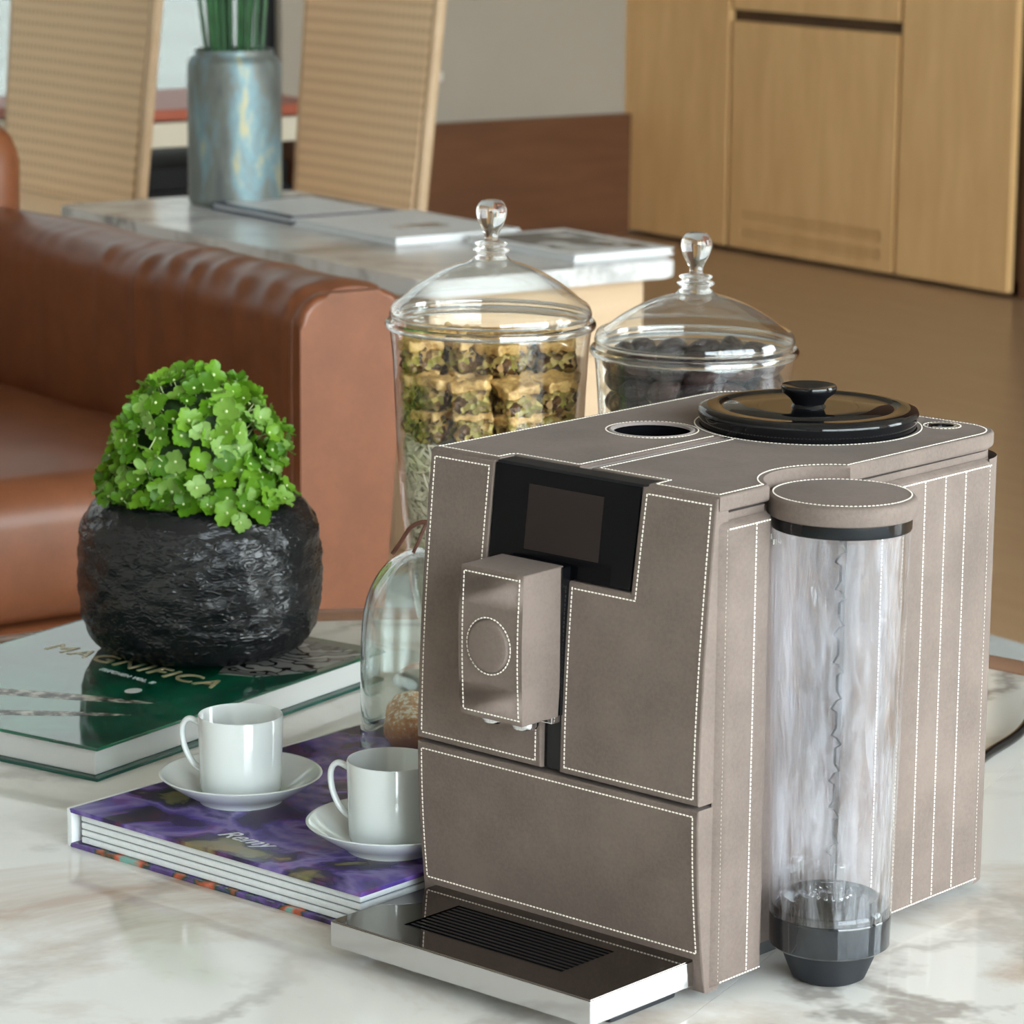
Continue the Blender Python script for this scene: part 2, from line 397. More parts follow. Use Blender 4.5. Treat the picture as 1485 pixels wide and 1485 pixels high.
# ---- low console with boxes by the back window
cons = empty('console', 'low console with a brick red top seen between the two woven chairs', 'console', RM(.75, -1.62, 0), ROOM_ROT)
M['brick'] = plain('brick_red_lacquer', srgb(176, 92, 66), .4); M['cream'] = plain('cream_lacquer', srgb(228, 220, 200), .4)
obj('top', B(-.25, .25, -.7, .02, .06, .085, bev=.003), 'brick', cons); obj('drawer', B(-.24, .24, -.69, .01, 0.0, .055, bev=.003), 'cream', cons)
for sx_ in (-.2, .2):
    for sy_ in (-.62, -.04): obj('leg', B(sx_-.03, sx_+.03, sy_-.03, sy_+.03, FLOOR, .0, bev=.003), 'walnut', cons)
obj('shelf', B(-.22, .22, -.68, .0, -.36, -.34, bev=.003), 'pale_wood', cons)
obj('shelf', B(-.22, .22, -.68, .0, -.115, -.10, bev=.003), 'black_matt', cons)
tag(obj('speaker_box', B(-.18, .22, -.5, -.08, -.100, -.045, bev=.006), 'black_matt', loc=RM(.75, -1.62), rot=(0, 0, ROOM_ROT)), 'black box on the upper shelf of the far console', 'box')
for k, (q0, q1, z0, z1) in enumerate(((-.30, -.05, -.34, -.13), (-.64, -.36, -.34, -.15))):
    tag(obj('storage_box', B(-.15, .2, q0, q1, z0, z1, bev=.01), 'cream', loc=RM(.75, -1.62), rot=(0, 0, ROOM_ROT)), ['cream storage box on the lower shelf of the far console, nearer the tall vase', 'cream storage box on the lower shelf of the far console, behind the left chair'][k], 'box')

# ---- woven chairs
def cane_mat():
    m, t, p = newmat('woven_cane'); v = coords(t, (1, 1, 1))
    w1 = N(t, 'ShaderNodeTexWave'); w1.inputs['Scale'].default_value = 17; w1.bands_direction = 'X'; w1.inputs['Distortion'].default_value = .6
    w2 = N(t, 'ShaderNodeTexWave'); w2.inputs['Scale'].default_value = 13; w2.bands_direction = 'Z'; w2.inputs['Distortion'].default_value = .6
    t.links.new(v, w1.inputs[0]); t.links.new(v, w2.inputs[0])
    a = N(t, 'ShaderNodeMath', operation='ADD'); t.links.new(w1.outputs[1], a.inputs[0]); t.links.new(w2.outputs[1], a.inputs[1])
    t.links.new(ramp(t, a.outputs[0], [(.35, srgb(216, 182, 140)), (1.1, srgb(244, 214, 176))]), p.inputs['Base Color']); p.inputs['Roughness'].default_value = .7
    bump(t, a.outputs[0], p, .07, .001); return m
M['cane'] = cane_mat()
def chair(loc, w, label):
    c = empty('woven_chair', label, 'chair', loc, ROOM_ROT, 'woven chairs behind the low marble table')
    h = w/2; tilt = Matrix.Rotation(math.radians(-7), 4, 'X') @ Matrix.Translation((0, 0, 0))
    # chair faces -b: seat towards the camera-left side, back panel at local y = 0
    pan = bmesh.new(); prism(pan, [(-h+.015, -.06), (h-.015, -.06), (h+.012, .60), (-h-.012, .60)], -.010, .010)
    bmesh.ops.rotate(pan, verts=pan.verts, cent=(0, 0, 0), matrix=Matrix.Rotation(PI/2-.10, 3, 'X')); obj('back_panel', pan, 'cane', c)
    for s in (-1, 1):
        obj('back_post', tube(bmesh.new(), [(s*(h-.005), .02, FLOOR), (s*(h-.002), 0, -.05), (s*(h+.016), .06, .6)], .013, 10), 'pale_wood', c)
        obj('front_leg', tube(bmesh.new(), [(s*(h-.01), -.46, FLOOR), (s*(h-.01), -.45, -.09)], .016, 10), 'pale_wood', c)
    obj('top_rail', tube(bmesh.new(), [(-h-.016, .06, .6), (0, .075, .615), (h+.016, .06, .6)], .015, 10), 'pale_wood', c)
    obj('seat', B(-h, h, -.48, .0, -.11, -.06, bev=.015), 'cane', c)
    obj('stretcher', tube(bmesh.new(), [(-h+.01, -.455, -.25), (h-.01, -.455, -.25)], .010, 8), 'pale_wood', c)
    return c
chair((-1.04, 4.905, 0), .58, 'wide woven cane chair at the upper left beside the gap to the window')
chair((-.440, 4.70, 0), .45, 'woven cane chair standing directly behind the grey cylindrical vase')

# ---- low marble side table
P_A = Vector((-.952, 4.02, 0)); P_B = Vector((-.253, 3.055, 0)); DW = .495; LL = (P_B-P_A).length
st = empty('side_table', 'low marble topped table with a pale wood base behind the leather sofa', 'table', (P_A.x, P_A.y, FLOOR), ROOM_ROT)
obj('marble_top', prism(bmesh.new(), rounded(0, LL, 0, DW, .03), .45-.028, .45, bev=.004), 'marble_grey', st)
obj('apron', B(.07, LL-.045, .04, DW-.04, .30, .422, bev=.004), 'pale_wood', st)
for x in (.09, LL-.16):
    for y in (.05, DW-.14): obj('leg', B(x, x+.09, y, y+.09, 0, .31, bev=.004), 'pale_wood', st)
def on_st(x, y, z=.03): return P_A + A_*x + B_*y + Vector((0, 0, z))
# vase
def vase_mat():
    m, t, p = newmat('patinated_metal'); v = coords(t, (1, 1, .35)); n = noise_n(t, v, 16, 5, .65, .3)
    t.links.new(ramp(t, n.outputs[0], [(.32, srgb(92, 96, 96)), (.48, srgb(120, 124, 120)), (.58, srgb(120, 150, 160)), (.66, srgb(176, 166, 128)), (.75, srgb(110, 140, 160))]), p.inputs['Base Color'])
    p.inputs['Metallic'].default_value = .35; p.inputs['Roughness'].default_value = .5; return m
M['patina'] = vase_mat()
V = empty('vase', 'tall grey blue cylindrical vase with green stems on the low marble table', 'vase', (-.632, 4.075, .03))
vp = [(0, 0), (.080, 0), (.085, .008), (.085, .250), (.080, .262), (.071, .268), (.071, .278), (.066, .278), (.066, .26), (.075, .24), (.075, .02), (0, .02)]
obj('vase_body', lathe(bmesh.new(), vp, 48), 'patina', V)
M['stem'] = plain('dark_green_stem', srgb(46, 92, 52), .5, var=.3, vs=30)
for k in range(34):
    th = random.random()*2*PI; r = .055*math.sqrt(random.random()); dx, dy = r*math.cos(th), r*math.sin(th)
    f = 1.25+random.random()*.4
    s = tube(bmesh.new(), smoothp([(-.632+dx*.5, 4.075+dy*.5, .06), (-.632+dx, 4.075+dy, .31), (-.632+dx*f, 4.075+dy*f, .52), (-.632+dx*f*1.5, 4.075+dy*f*1.5, .66)], 3), [.004]*9+[.0015], 6)
    tag(obj('stem', s, 'stem'), 'dark green stem standing in the grey cylindrical vase', 'stem', 'green stems in the vase')
# magazines
def mag_mat(name, stops, sc=9):
    m, t, p = newmat(name); n = noise_n(t, coords(t), sc, 3, .5)
    t.links.new(ramp(t, n.outputs[0], stops), p.inputs['Base Color']); p.inputs['Roughness'].default_value = .25; return m
M['mag_navy'] = plain('navy_cover', srgb(42, 58, 92), .25); M['mag_page'] = plain('white_paper', srgb(226, 228, 230), .5)
M['mag_pic'] = mag_mat('printed_picture', [(.4, srgb(30, 34, 44)), (.5, srgb(84, 90, 100)), (.6, srgb(206, 208, 210))], 14)
def flatbook(name, c, ux, w, l, h, mc, label):
    r = empty(name, label, 'magazine', c, math.atan2(ux.y, ux.x))
    obj('cover', B(-w/2, w/2, -l/2, l/2, 0, h*.3, bev=.0005), mc, r); obj('pages', B(-w/2+.004, w/2-.004, -l/2+.004, l/2-.004, h*.3, h*.8), 'mag_page', r)
    obj('cover', B(-w/2, w/2, -l/2, l/2, h*.8, h, bev=.0005), mc, r); return r
r = flatbook('magazine', (-.50, 3.93, .0305), A_, .27, .22, .012, 'mag_navy', 'navy edged magazine with a pale picture in front of the tall vase')
obj('cover_picture', B(-.115, .115, -.09, .09, .012, .0125), 'mag_page', r, False)
r = flatbook('magazine', (-.31, 3.67, .0305), A_, .32, .25, .014, 'mag_page', 'white covered magazine in the middle of the low marble table')
obj('cover_picture', B(.02, .07, -.05, .05, .014, .0145), 'mag_pic', r, False)
r = flatbook('magazine', (-.035, 3.46, .0305), A_, .30, .20, .012, 'mag_page', 'magazine with a dark photograph at the right end of the low table')
obj('cover_picture', B(-.12, .12, -.08, .08, .012, .0125), 'mag_pic', r, False)

# ---- sofa (u = -a runs along the arm, v = b across)
SO = Vector((-.378, 1.80, FLOOR)); SROT = ROOM_ROT + PI     # local x = -a (back-left), local y = -b (towards the left)
sofa = empty('sofa', 'cognac brown leather sofa behind the black stone pot', 'sofa', SO, SROT)
def soft(x0, x1, y0, y1, z0, z1, bev, wr=0, sub=14, wsc=7, seed=0, puff=0.0):
    bm = bmesh.new(); nx = max(6, int((x1-x0)*sub*2)); 
    box(bm, x0, x1, y0, y1, z0, z1, bev=bev, seg=5)
    bmesh.ops.subdivide_edges(bm, edges=[e for e in bm.edges if e.calc_length() > .12], cuts=int(10), use_grid_fill=True)
    bm.normal_update()
    for v in bm.verts:
        fx = (v.co.x-x0)/(x1-x0); fy = (v.co.y-y0)/(y1-y0); fz = (v.co.z-z0)/(z1-z0)
        p_ = puff*(16*fx*(1-fx)*fy*(1-fy)) if fz > .6 else 0
        n_ = noise.noise(Vector((v.co.x*wsc+seed, v.co.y*wsc*.6, v.co.z*wsc)))
        v.co += v.normal*(wr*n_) + Vector((0, 0, p_))
    return bm
AW = .152
# arm front at local x = 0, arm occupies local y from -AW to 0
def wrinkled_arm():
    bm = bmesh.new(); L = .98; nx = 110; prof = []
    zt = .612; r = .045
    prof += [(0.0, .06), (0.0, .25), (0.0, .40), (0.0, zt-r)]
    for k in range(1, 7): a = PI/2*k/6; prof.append((-r+r*math.cos(a), zt-r+r*math.sin(a)))
    for k in range(1, 6): prof.append((-r-(AW-2*r)*k/6, zt+.004*math.sin(PI*k/6)))
    for k in range(0, 7): a = PI/2+PI/2*k/6; prof.append((-AW+r+r*math.cos(a), zt-r+r*math.sin(a)))
    prof += [(-AW, .40), (-AW, .25), (-AW, .06)]
    rows = []
    for i in range(nx+1):
        x = L*i/nx; row = []
        for (y, z) in prof:
            endr = min(1, x/.02); sh = (1-endr)*.010
            top = max(0, min(1, (z-.52)/.08)); inner = max(0, min(1, (y+AW*.95)/(AW*.6)))
            fold = (math.sin((x*1.0+y*.45)*2*PI/.058 + 5.0*noise.noise(Vector((x*7, y*9, z*4))))*.5+.5)**2*(.5+noise.noise(Vector((x*13, y*11, 5))))
            env = math.exp(-((x-.30)/.24)**2)
            d = .0075*fold*env*top*inner + .004*noise.noise(Vector((x*6, y*9, z*6)))
            yy = y + (0 if abs(y+AW/2) < .01 else (d if y > -AW/2 else -d*.3)); zz = z + d*top
            cy, cz = -AW/2, .33
            yy = cy+(yy-cy)*(1-sh*4); zz = zz - sh*max(0, (z-.4))*3
            yy += (.085*(zt-zz) if y < -AW/2-.001 else 0)
            row.append(bm.verts.new((x, yy, zz)))
        rows.append(row)
    for a, b in zip(rows, rows[1:]):
        for k in range(len(prof)-1): bm.faces.new((a[k], a[k+1], b[k+1], b[k]))
    bm.faces.new(rows[0]); bm.faces.new(rows[-1][::-1])
    for a, b in zip(rows, rows[1:]): bm.faces.new((a[0], b[0], b[-1], a[-1]))
    return bm
arm = obj('armrest', wrinkled_arm(), 'sofa', sofa, ang=60)
fp = bmesh.new(); prism(fp, [(y, z) for y, z in rounded(-AW+.002, -.002, .065, .606, [.04, .04, .01, .01])], -.012, .012, bev=.008, seg=3)
for v in fp.verts: v.co = Vector((v.co.z-.004, v.co.x, v.co.y))
for v in fp.verts: v.co.y += .085*(.612-v.co.z)*max(0, min(1, -v.co.y/AW))
obj('armrest_front', fp, 'sofa', sofa)
cuts_ = [(y, z) for y, z in rounded(-AW+.004, -.004, .067, .604, [.04, .04, .01, .01])]
obj('piping', tube(bmesh.new(), [(.004, y+.085*(.612-z)*max(0, min(1, -y/AW)), z) for y, z in cuts_], .0035, 8, closed=True), 'sofa', sofa)
obj('seat_cushion', soft(.035, .92, .003, .80, .245, .415, .05, .006, seed=3, puff=.012), 'sofa', sofa, ang=60)
obj('seat_cushion', soft(.035, .92, .803, 1.6, .245, .415, .05, .006, seed=5, puff=.012), 'sofa', sofa, ang=60)
obj('seat_base', soft(.05, .95, .003, 1.6, .06, .245, .015, .003, seed=8), 'sofa', sofa, ang=60)
obj('backrest', soft(.90, 1.14, -AW+.01, 1.6, .06, .73, .06, .006, seed=1), 'sofa', sofa, ang=60)
for (x, y) in ((.06, -.10), (1.05, -.10), (.10, 1.5), (1.05, 1.5)): obj('foot', B(x, x+.05, y, y+.05, 0.012, .065), 'black_matt', sofa, False)

# ================================================================== ROUND MARBLE TABLE
TC = (-.165, .29); TR = .716
tbl = empty('coffee_table', 'round white marble table with a brown wooden rim, carrying the coffee machine', 'table', (TC[0], TC[1], FLOOR+.012))
def half_disc(side):
    n = Vector((-.894, .447)); c0 = Vector((.232-TC[0], .463-TC[1])).dot(n)
    pts = [Vector((TR*math.cos(2*PI*i/220), TR*math.sin(2*PI*i/220))) for i in range(220)]
    keep = []
    for i, q in enumerate(pts):
        q2 = pts[(i+1) % 220]; d1 = (q.dot(n)-c0)*side-.00018; d2 = (q2.dot(n)-c0)*side-.00018
        if d1 >= 0: keep.append(q)
        if d1*d2 < 0: keep.append(q+(q2-q)*(d1/(d1-d2)))
    return prism(bmesh.new(), [(q.x, q.y) for q in keep], .385, .408)
obj('marble_slab', half_disc(1), 'marble', tbl); obj('marble_slab', half_disc(-1), 'marble', tbl)
obj('rim', lathe(bmesh.new(), [(TR+.0005, .37), (TR+.0005, .409), (TR+.006, .4125), (TR+.028, .4125), (TR+.034, .408), (TR+.036, .385), (TR+.03, .36), (TR+.01, .355)], 160, closed=True), 'rim', tbl, ang=50)
obj('underframe', lathe(bmesh.new(), [(0, .355), (TR+.01, .355), (TR, .384), (0, .384)], 96), 'rim', tbl)
obj('pedestal', lathe(bmesh.new(), [(0, 0), (.34, 0), (.34, .03), (.20, .05), (.15, .12), (.15, .30), (.25, .355), (0, .355)], 64), 'rim', tbl)

# ================================================================== COFFEE MACHINE
cm = empty('coffee_machine', 'taupe leather-covered coffee machine with white stitching, black display and clear water tank', 'coffee machine', (0, 0, 0), -.7219)
def yf(z):      # front profile: the panels lean out towards the middle
    if z > .127: s = (.321-z)/(.321-.127); return -.0125*math.sin(s*PI/2*.98)
    s = (.127-z)/.12; return -.0125*(1-s*s*.8)
DEEP = .318
NC = (.024, .093); NR = .0485
def footprint(inset=0, x0=-.236, x1=0.0, y0=.0, y1=DEEP, rc=.028, r_front=.002, dy=0, notch=NR):
    p = []
    X0_, X1_, Y0_, Y1_ = x0+inset, x1-inset, y0+inset, y1-inset
    def arc(cx, cy, r, a0, a1, n=8): return [(cx+r*math.cos(math.radians(a0+(a1-a0)*k/n)), cy+r*math.sin(math.radians(a0+(a1-a0)*k/n))) for k in range(n+1)]
    p += [(X0_, Y0_)]
    p += [(X1_, Y0_)]
    nr = notch+inset
    dx = X1_-NC[0]; h = math.sqrt(max(0, nr*nr-dx*dx)); a = math.degrees(math.atan2(h, dx))
    p += arc(NC[0], NC[1], nr, -a if a > 0 else 0, -360+a, 28) if False else [(NC[0]+nr*math.cos(math.radians(-a-(360-2*a)*0)), NC[1]-h)]
    n = 26
    for k in range(1, n):
        th = math.radians(360-a - (360-2*a-0)*k/n*1.0)
        p.append((NC[0]+nr*math.cos(th), NC[1]+nr*math.sin(th)))
    p += [(X1_, NC[1]+h)]
    p += arc(X1_-rc, Y1_-rc, rc, 0, 90); p += arc(X0_+rc, Y1_-rc, rc, 90, 180)
    return p
def fp_ok(inset=0, **k):
    # the notch arc must run on the inner side (through x < 0)
    pts = footprint(inset, **k); return pts
body = obj('body', prism(bmesh.new(), fp_ok(.0025, y0=.010), .010, .309), 'leather', cm)
obj('base', prism(bmesh.new(), rounded(-.22, -.03, .02, .29, .02), .0, .012), 'black_rubber', cm)
# top cover
top = obj('top_cover', prism(bmesh.new(), fp_ok(0, y0=.0015), .3105, .3210, bev=.0022, seg=3), 'leather', cm)
BC = (-.108, .236); HC = (-.171, .147); SH = (-.040, .296)
cs = []
def cyl(c, r, z0, z1): return obj('c', lathe(bmesh.new(), [(0, z0), (r, z0), (r, z1), (0, z1)], 64, c), 'black_matt', cm, False)
cs.append(cyl(HC, .0275, .20, .34)); cs.append(cyl(SH, .0095, .30, .34)); cs.append(cyl(BC, .0735, .3175, .34))
cs.append(obj('c', B(-.1235, -.1135, -.02, .170, .3180, .34), 'leather', cm, False))
cs.append(obj('c', B(-.1785, -.0555, -.02, .0165, .30, .34), 'leather', cm, False))
cut(top, cs)
hole = cyl(HC, .0275, .20, .34); cut(body, [hole])
obj('groove_strip', B(-.1232, -.1138, .017, .168, .3176, .3192, bev=.0006), 'leather_edge', top)
obj('filling_hole', lathe(bmesh.new(), [(0, .262), (.018, .262), (.024, .29), (.0262, .3195), (.0268, .3195), (.0272, .262)], 64, HC), 'black_gloss', top)
obj('hole_edge', lathe(bmesh.new(), [(.0262, .3165), (.0262, .3212), (.0276, .3217), (.0288, .3212), (.0288, .3200)], 64, HC), 'leather_edge', top)
obj('button', lathe(bmesh.new(), [(0, .3150), (.0092, .3150)], 32, SH), 'black_matt', top)
obj('button_ring', lathe(bmesh.new(), [(.0078, .316), (.0078, .3212), (.0095, .3218), (.0102, .3210)], 32, SH), 'chrome', top)
sb = bmesh.new(); UP = (0, 0, 1); zt = .32105
def circ(c, r, z, n=72, a0=0, a1=360): return [(c[0]+r*math.cos(math.radians(a0+(a1-a0)*k/n)), c[1]+r*math.sin(math.radians(a0+(a1-a0)*k/n)), z) for k in range(n+1)]
stitches(sb, circ(HC, .0310, zt), UP); stitches(sb, circ(BC, .0765, zt), UP); stitches(sb, circ(SH, .0125, zt), UP)
e_ = .0036
stitches(sb, [(-.1268, .020, zt), (-.1268, .158, zt)], UP); stitches(sb, [(-.1102, .020, zt), (-.1102, .158, zt)], UP)
stitches(sb, [(-.1268, .020, zt), (-.1785, .020, zt), (-.1815, .0165, zt), (-.1815, .0048, zt), (-.2324, .0048, zt), (-.2324, DEEP-.028, zt)], UP)
stitches(sb, [(-.1102, .020, zt), (-.053, .020, zt), (-.052, .0048, zt), (-.0040, .0048, zt)], UP)
fpi = [(x, y, zt) for x, y in fp_ok(e_, y0=.0015)]
stitches(sb, fpi[1:], UP)
stitch_obj(sb, top)
# front panels
def front_panel(name, poly, depth=.011, zs=12, bev=.0016):
    bm = bmesh.new(); vs = [bm.verts.new((x, 0, z)) for x, z in poly]; f = bm.faces.new(vs)
    zz = sorted({z for x, z in poly}); z0, z1 = zz[0], zz[-1]
    ext = bmesh.ops.extrude_face_region(bm, geom=[f]); nv = [g for g in ext['geom'] if isinstance(g, bmesh.types.BMVert)]
    for v in nv: v.co.y = -depth
    front = [g for g in ext['geom'] if isinstance(g, bmesh.types.BMFace)]
    ee = list({e for q in front for e in q.edges})
    bmesh.ops.bevel(bm, geom=ee, offset=bev, segments=3, profile=.5, affect='EDGES')
    for k in range(1, zs):
        z = z0+(z1-z0)*k/zs
        bmesh.ops.bisect_plane(bm, geom=bm.verts[:]+bm.edges[:]+bm.faces[:], plane_co=(0, 0, z), plane_no=(0, 0, 1))
    for v in bm.verts:
        v.co.y = v.co.y+depth+yf(v.co.z) if v.co.y < -.0001 else .0112
    return obj(name, bm, 'leather', cm, ang=30)
def fstitch(parent, poly, closed=True, off=.0, dx=0):
    bm = bmesh.new(); pts = []
    q = list(poly)+([poly[0]] if closed else [])
    for (xa, za), (xb, zb) in zip(q, q[1:]):
        n = 10
        for k in range(n): pts.append((xa+(xb-xa)*k/n, yf(za+(zb-za)*k/n)+off, za+(zb-za)*k/n))
    pts.append((q[-1][0], yf(q[-1][1])+off, q[-1][1]))
    stitches(bm, pts, (0, -1, 0)); return stitch_obj(bm, parent)
e_ = .0042
ul = front_panel('front_panel', [(-.236, .1288), (-.1290, .1288), (-.1290, .2525), (-.1815, .2525), (-.1805, .3195), (-.236, .3195)])
fstitch(ul, [(-.236+e_, .1288+e_), (-.129-e_, .1288+e_), (-.129-e_, .2525-e_), (-.1815-e_, .2525-e_), (-.1805-e_, .3195-e_), (-.236+e_, .3195-e_)])
ur = front_panel('front_panel', [(-.1130, .1288), (-.0008, .1288), (-.0008, .3195), (-.0590, .3195), (-.0620, .2525), (-.1130, .2525)])
fstitch(ur, [(-.113+e_, .1288+e_), (-.0008-e_, .1288+e_), (-.0008-e_, .3195-e_), (-.059+e_, .3195-e_), (-.062+e_, .2525-e_), (-.113+e_, .2525-e_)])
lp = front_panel('lower_panel', [(-.236, .006), (-.0008, .006), (-.0008, .1262), (-.236, .1262)])
fstitch(lp, [(-.236+e_, .0325), (-.0008-e_, .0325), (-.0008-e_, .1262-e_), (-.236+e_, .1262-e_)])
obj('slot_lining', B(-.132, -.110, .006, .0095, .128, .252), 'black_matt', cm, False)
slot = bmesh.new()
for k in range(12):
    z0 = .129+(.253-.129)*k/12; z1 = .129+(.253-.129)*(k+1)/12
    vs = [slot.verts.new(c) for c in ((-.1288, yf(z0)+.004, z0), (-.1132, yf(z0)+.004, z0), (-.1132, yf(z1)+.004, z1), (-.1288, yf(z1)+.004, z1))]; slot.faces.new(vs)
obj('slot_back', slot, 'black_gloss', cm)
# display, leaning with the front, folding over the top edge
dsp = bmesh.new()
pts = [(-.1800, .2535, 0), (-.0628, .2535, 0), (-.0598, .3185, 0), (-.1795, .3185, 0)]
f0 = [dsp.verts.new((x, yf(z)+.0002, z)) for x, z, _ in pts]; b0 = [dsp.verts.new((x, .0110, z)) for x, z, _ in pts]
dsp.faces.new(f0); dsp.faces.new(b0[::-1])
for i in range(4): dsp.faces.new((f0[i], f0[(i+1) % 4], b0[(i+1) % 4], b0[i]))
bmesh.ops.bevel(dsp, geom=[e for e in dsp.edges if all(v.co.y < .009 for v in e.verts)], offset=.0009, segments=2, profile=.5, affect='EDGES')
display = obj('display', dsp, 'display', cm)
sc_ = bmesh.new(); q = [(-.1510, .2672), (-.0895, .2672), (-.0885, .3085), (-.1500, .3085)]
f0 = [sc_.verts.new((x, yf(.2535)+(yf(.3185)-yf(.2535))*(z-.2535)/.065-.00005, z)) for x, z in q]; b0 = [sc_.verts.new((v.co.x, v.co.y+.0006, v.co.z)) for v in f0]
sc_.faces.new(f0); sc_.faces.new(b0[::-1])
for i in range(4): sc_.faces.new((f0[i], f0[(i+1) % 4], b0[(i+1) % 4], b0[i]))
obj('screen', sc_, 'screen', display, False)
obj('display_top', B(-.1785, -.0560, .0005, .0162, .312, .3203, bev=.0008), 'black_matt', display)
# side panels with quilted vertical ribs
def side_panel(y0, y1, ribs, z0=.0085, z1=.3045, wrap=False):
    bm = bmesh.new(); ys = []
    rb = [y0]+ribs+[y1]; n = 7
    for a, b in zip(rb, rb[1:]):
        for k in range(n): ys.append((a+(b-a)*k/n, k/n))
    ys.append((y1, 0)); rows = []
    for zi, (z, inset) in enumerate([(z0, 1), (z0+.002, .25), (z0+.004, 0)]+[(z0+.004+(z1-z0-.008)*k/10, 0) for k in range(1, 10)]+[(z1-.004, 0), (z1-.002, .25), (z1, 1)]):
        row = []
        for i, (y, s) in enumerate(ys):
            pil = .0014*(1-(abs(2*s-1))**3) if 0 < s < 1 else 0
            edge = 1 if i in (0, len(ys)-1) else inset
            row.append(bm.verts.new((.0026+(pil)*(1-edge)-.004*edge, y, z)))
        rows.append(row)
    for a, b in zip(rows, rows[1:]):
        for k in range(len(ys)-1): bm.faces.new((a[k], a[k+1], b[k+1], b[k]))
    return obj('side_panel', bm, 'leather', cm, ang=70)
hN = math.sqrt(NR*NR-NC[0]**2)
ribsF = [.0350]; sp1 = side_panel(.0015, NC[1]-hN-.0005, ribsF)
ribsR = [.145+.0235*k for k in range(1, 6)]; sp2 = side_panel(NC[1]+hN+.0005, .2945, ribsR)
def rib_st(par, ys, z0, z1):
    bm = bmesh.new()
    for y in ys: stitches(bm, [(.0027, y, z0), (.0027, y, z1)], (1, 0, 0))
    stitches(bm, [(.0027+.0012, ys[0], z0), (.0039, ys[-1], z0)], (1, 0, 0)); stitches(bm, [(.0039, ys[0], z1), (.0039, ys[-1], z1)], (1, 0, 0))
    stitch_obj(bm, par)
rib_st(sp1, [.0062, .0350, NC[1]-hN-.0035], .0125, .3005); rib_st(sp2, ribsR+[.2905], .0125, .3005)
# rounded rear corner leather skirt
rc = bmesh.new(); prev = None
for k in range(9):
    a = math.radians(90*k/8); x = -.028+.0305*math.cos(a); y = DEEP-.028+.0305*math.sin(a)-.0
    cur = [rc.verts.new((x, y, .0085)), rc.verts.new((x, y, .3045))]
    if prev: rc.faces.new((prev[0], cur[0], cur[1], prev[1]))
    prev = cur
rc_o = obj('rear_corner', rc, 'leather', cm)
# spout block
SX0, SX1 = -.1655, -.1125
sy = lambda z: -.0482-.0018*math.sin((z-.165)/.097*PI)           # front face bows slightly
spb = bmesh.new()
prof = [(-.0140, .1655), (sy(.1655), .1655)]+[(sy(.1655+.0965*k/8), .1655+.0965*k/8) for k in range(1, 8)]+[(sy(.262), .262), (-.0105, .2625), (-.0105, .215)]
va = [spb.verts.new((SX0, y, z)) for y, z in prof]; vb_ = [spb.verts.new((SX1, y, z)) for y, z in prof]
spb.faces.new(va); spb.faces.new(vb_[::-1])
for i in range(len(prof)): spb.faces.new((va[i], va[(i+1) % len(prof)], vb_[(i+1) % len(prof)], vb_[i]))
bmesh.ops.bevel(spb, geom=[e for e in spb.edges if abs(e.verts[0].co.x-e.verts[1].co.x) < 1e-6 or abs(e.calc_face_angle(0)) > .6], offset=.0013, segments=3, profile=.5, affect='EDGES')
spout = obj('spout_housing', spb, 'leather', cm, ang=40)
s_ = bmesh.new(); i_ = .0034
pp = [(SX0+i_, .169)]+[(SX0+i_, .169+.0895*k/8) for k in range(1, 9)]+[(SX1-i_, .169+.0895*k/8) for k in range(8, -1, -1)]+[(SX0+i_, .169)]
stitches(s_, [(x, sy(z)-.0002, z) for x, z in pp], (0, -1, 0))
stitches(s_, [(-.1395+.0182*math.cos(2*PI*k/60), sy(.2135)-.0006, .2135+.0182*math.sin(2*PI*k/60)) for k in range(61)], (0, -1, 0))
stitch_obj(s_, spout)
db = lathe(bmesh.new(), [(0, .0036), (.0135, .0034), (.0160, .0024), (.0168, .0006), (.0170, -.004)], 56)
bmesh.ops.rotate(db, verts=db.verts, cent=(0, 0, 0), matrix=Matrix.Rotation(PI/2, 3, 'X')); bmesh.ops.translate(db, verts=db.verts, vec=(-.1395, sy(.2135), .2135))
obj('round_emblem', db, 'leather', spout)
obj('spout_slider', B(SX0+.004, SX1+.0012, -.0135, .004, .1660, .2620, bev=.0012), 'black_gloss', cm)
for nx in (-.1515, -.1265):
    for (yy, rr) in ((-.034, .0075), (-.019, .0065)):
        pass
    obj('nozzle', lathe(bmesh.new(), [(0, .1605), (.0035, .1605), (.0035, .1590), (.0075, .1590), (.0085, .1610), (.0085, .1665), (0, .1665)], 32, (nx, -.030)), 'chrome', spout)
obj('nozzle_bridge', B(-.1290, -.1135, -.019, -.010, .1612, .1662, bev=.001), 'chrome', spout)
# drip tray
tray = obj('drip_tray', B(-.2255, -.0075, -.1045, -.0045, .0105, .0268, bev=.0008), 'tray_chrome', cm)
tp = obj('tray_plate', B(-.2250, -.0080, -.1040, -.0050, .0266, .0278, bev=.0004), 'tray_top', tray)
c1 = obj('c', B(-.1850, -.0530, -.0790, -.0270, .0250, .04), 'black_matt', tray, False); cut(tp, [c1])
c1 = obj('c', B(-.1850, -.0530, -.0790, -.0270, .0200, .04), 'black_matt', cm, False); cut(tray, [c1])
obj('grille_well', B(-.1848, -.0532, -.0788, -.0272, .0202, .0206), 'black_matt', tray, False)
for k in range(11):
    y = -.0772+k*.00485
    obj('grille_slat', B(-.1848, -.0532, y-.0013, y+.0013, .0225, .0272, bev=.0005), 'black_gloss', tray)
obj('tray_foot', B(-.21, -.02, -.07, -.006, 0, .0106, bev=.002), 'black_rubber', tray)
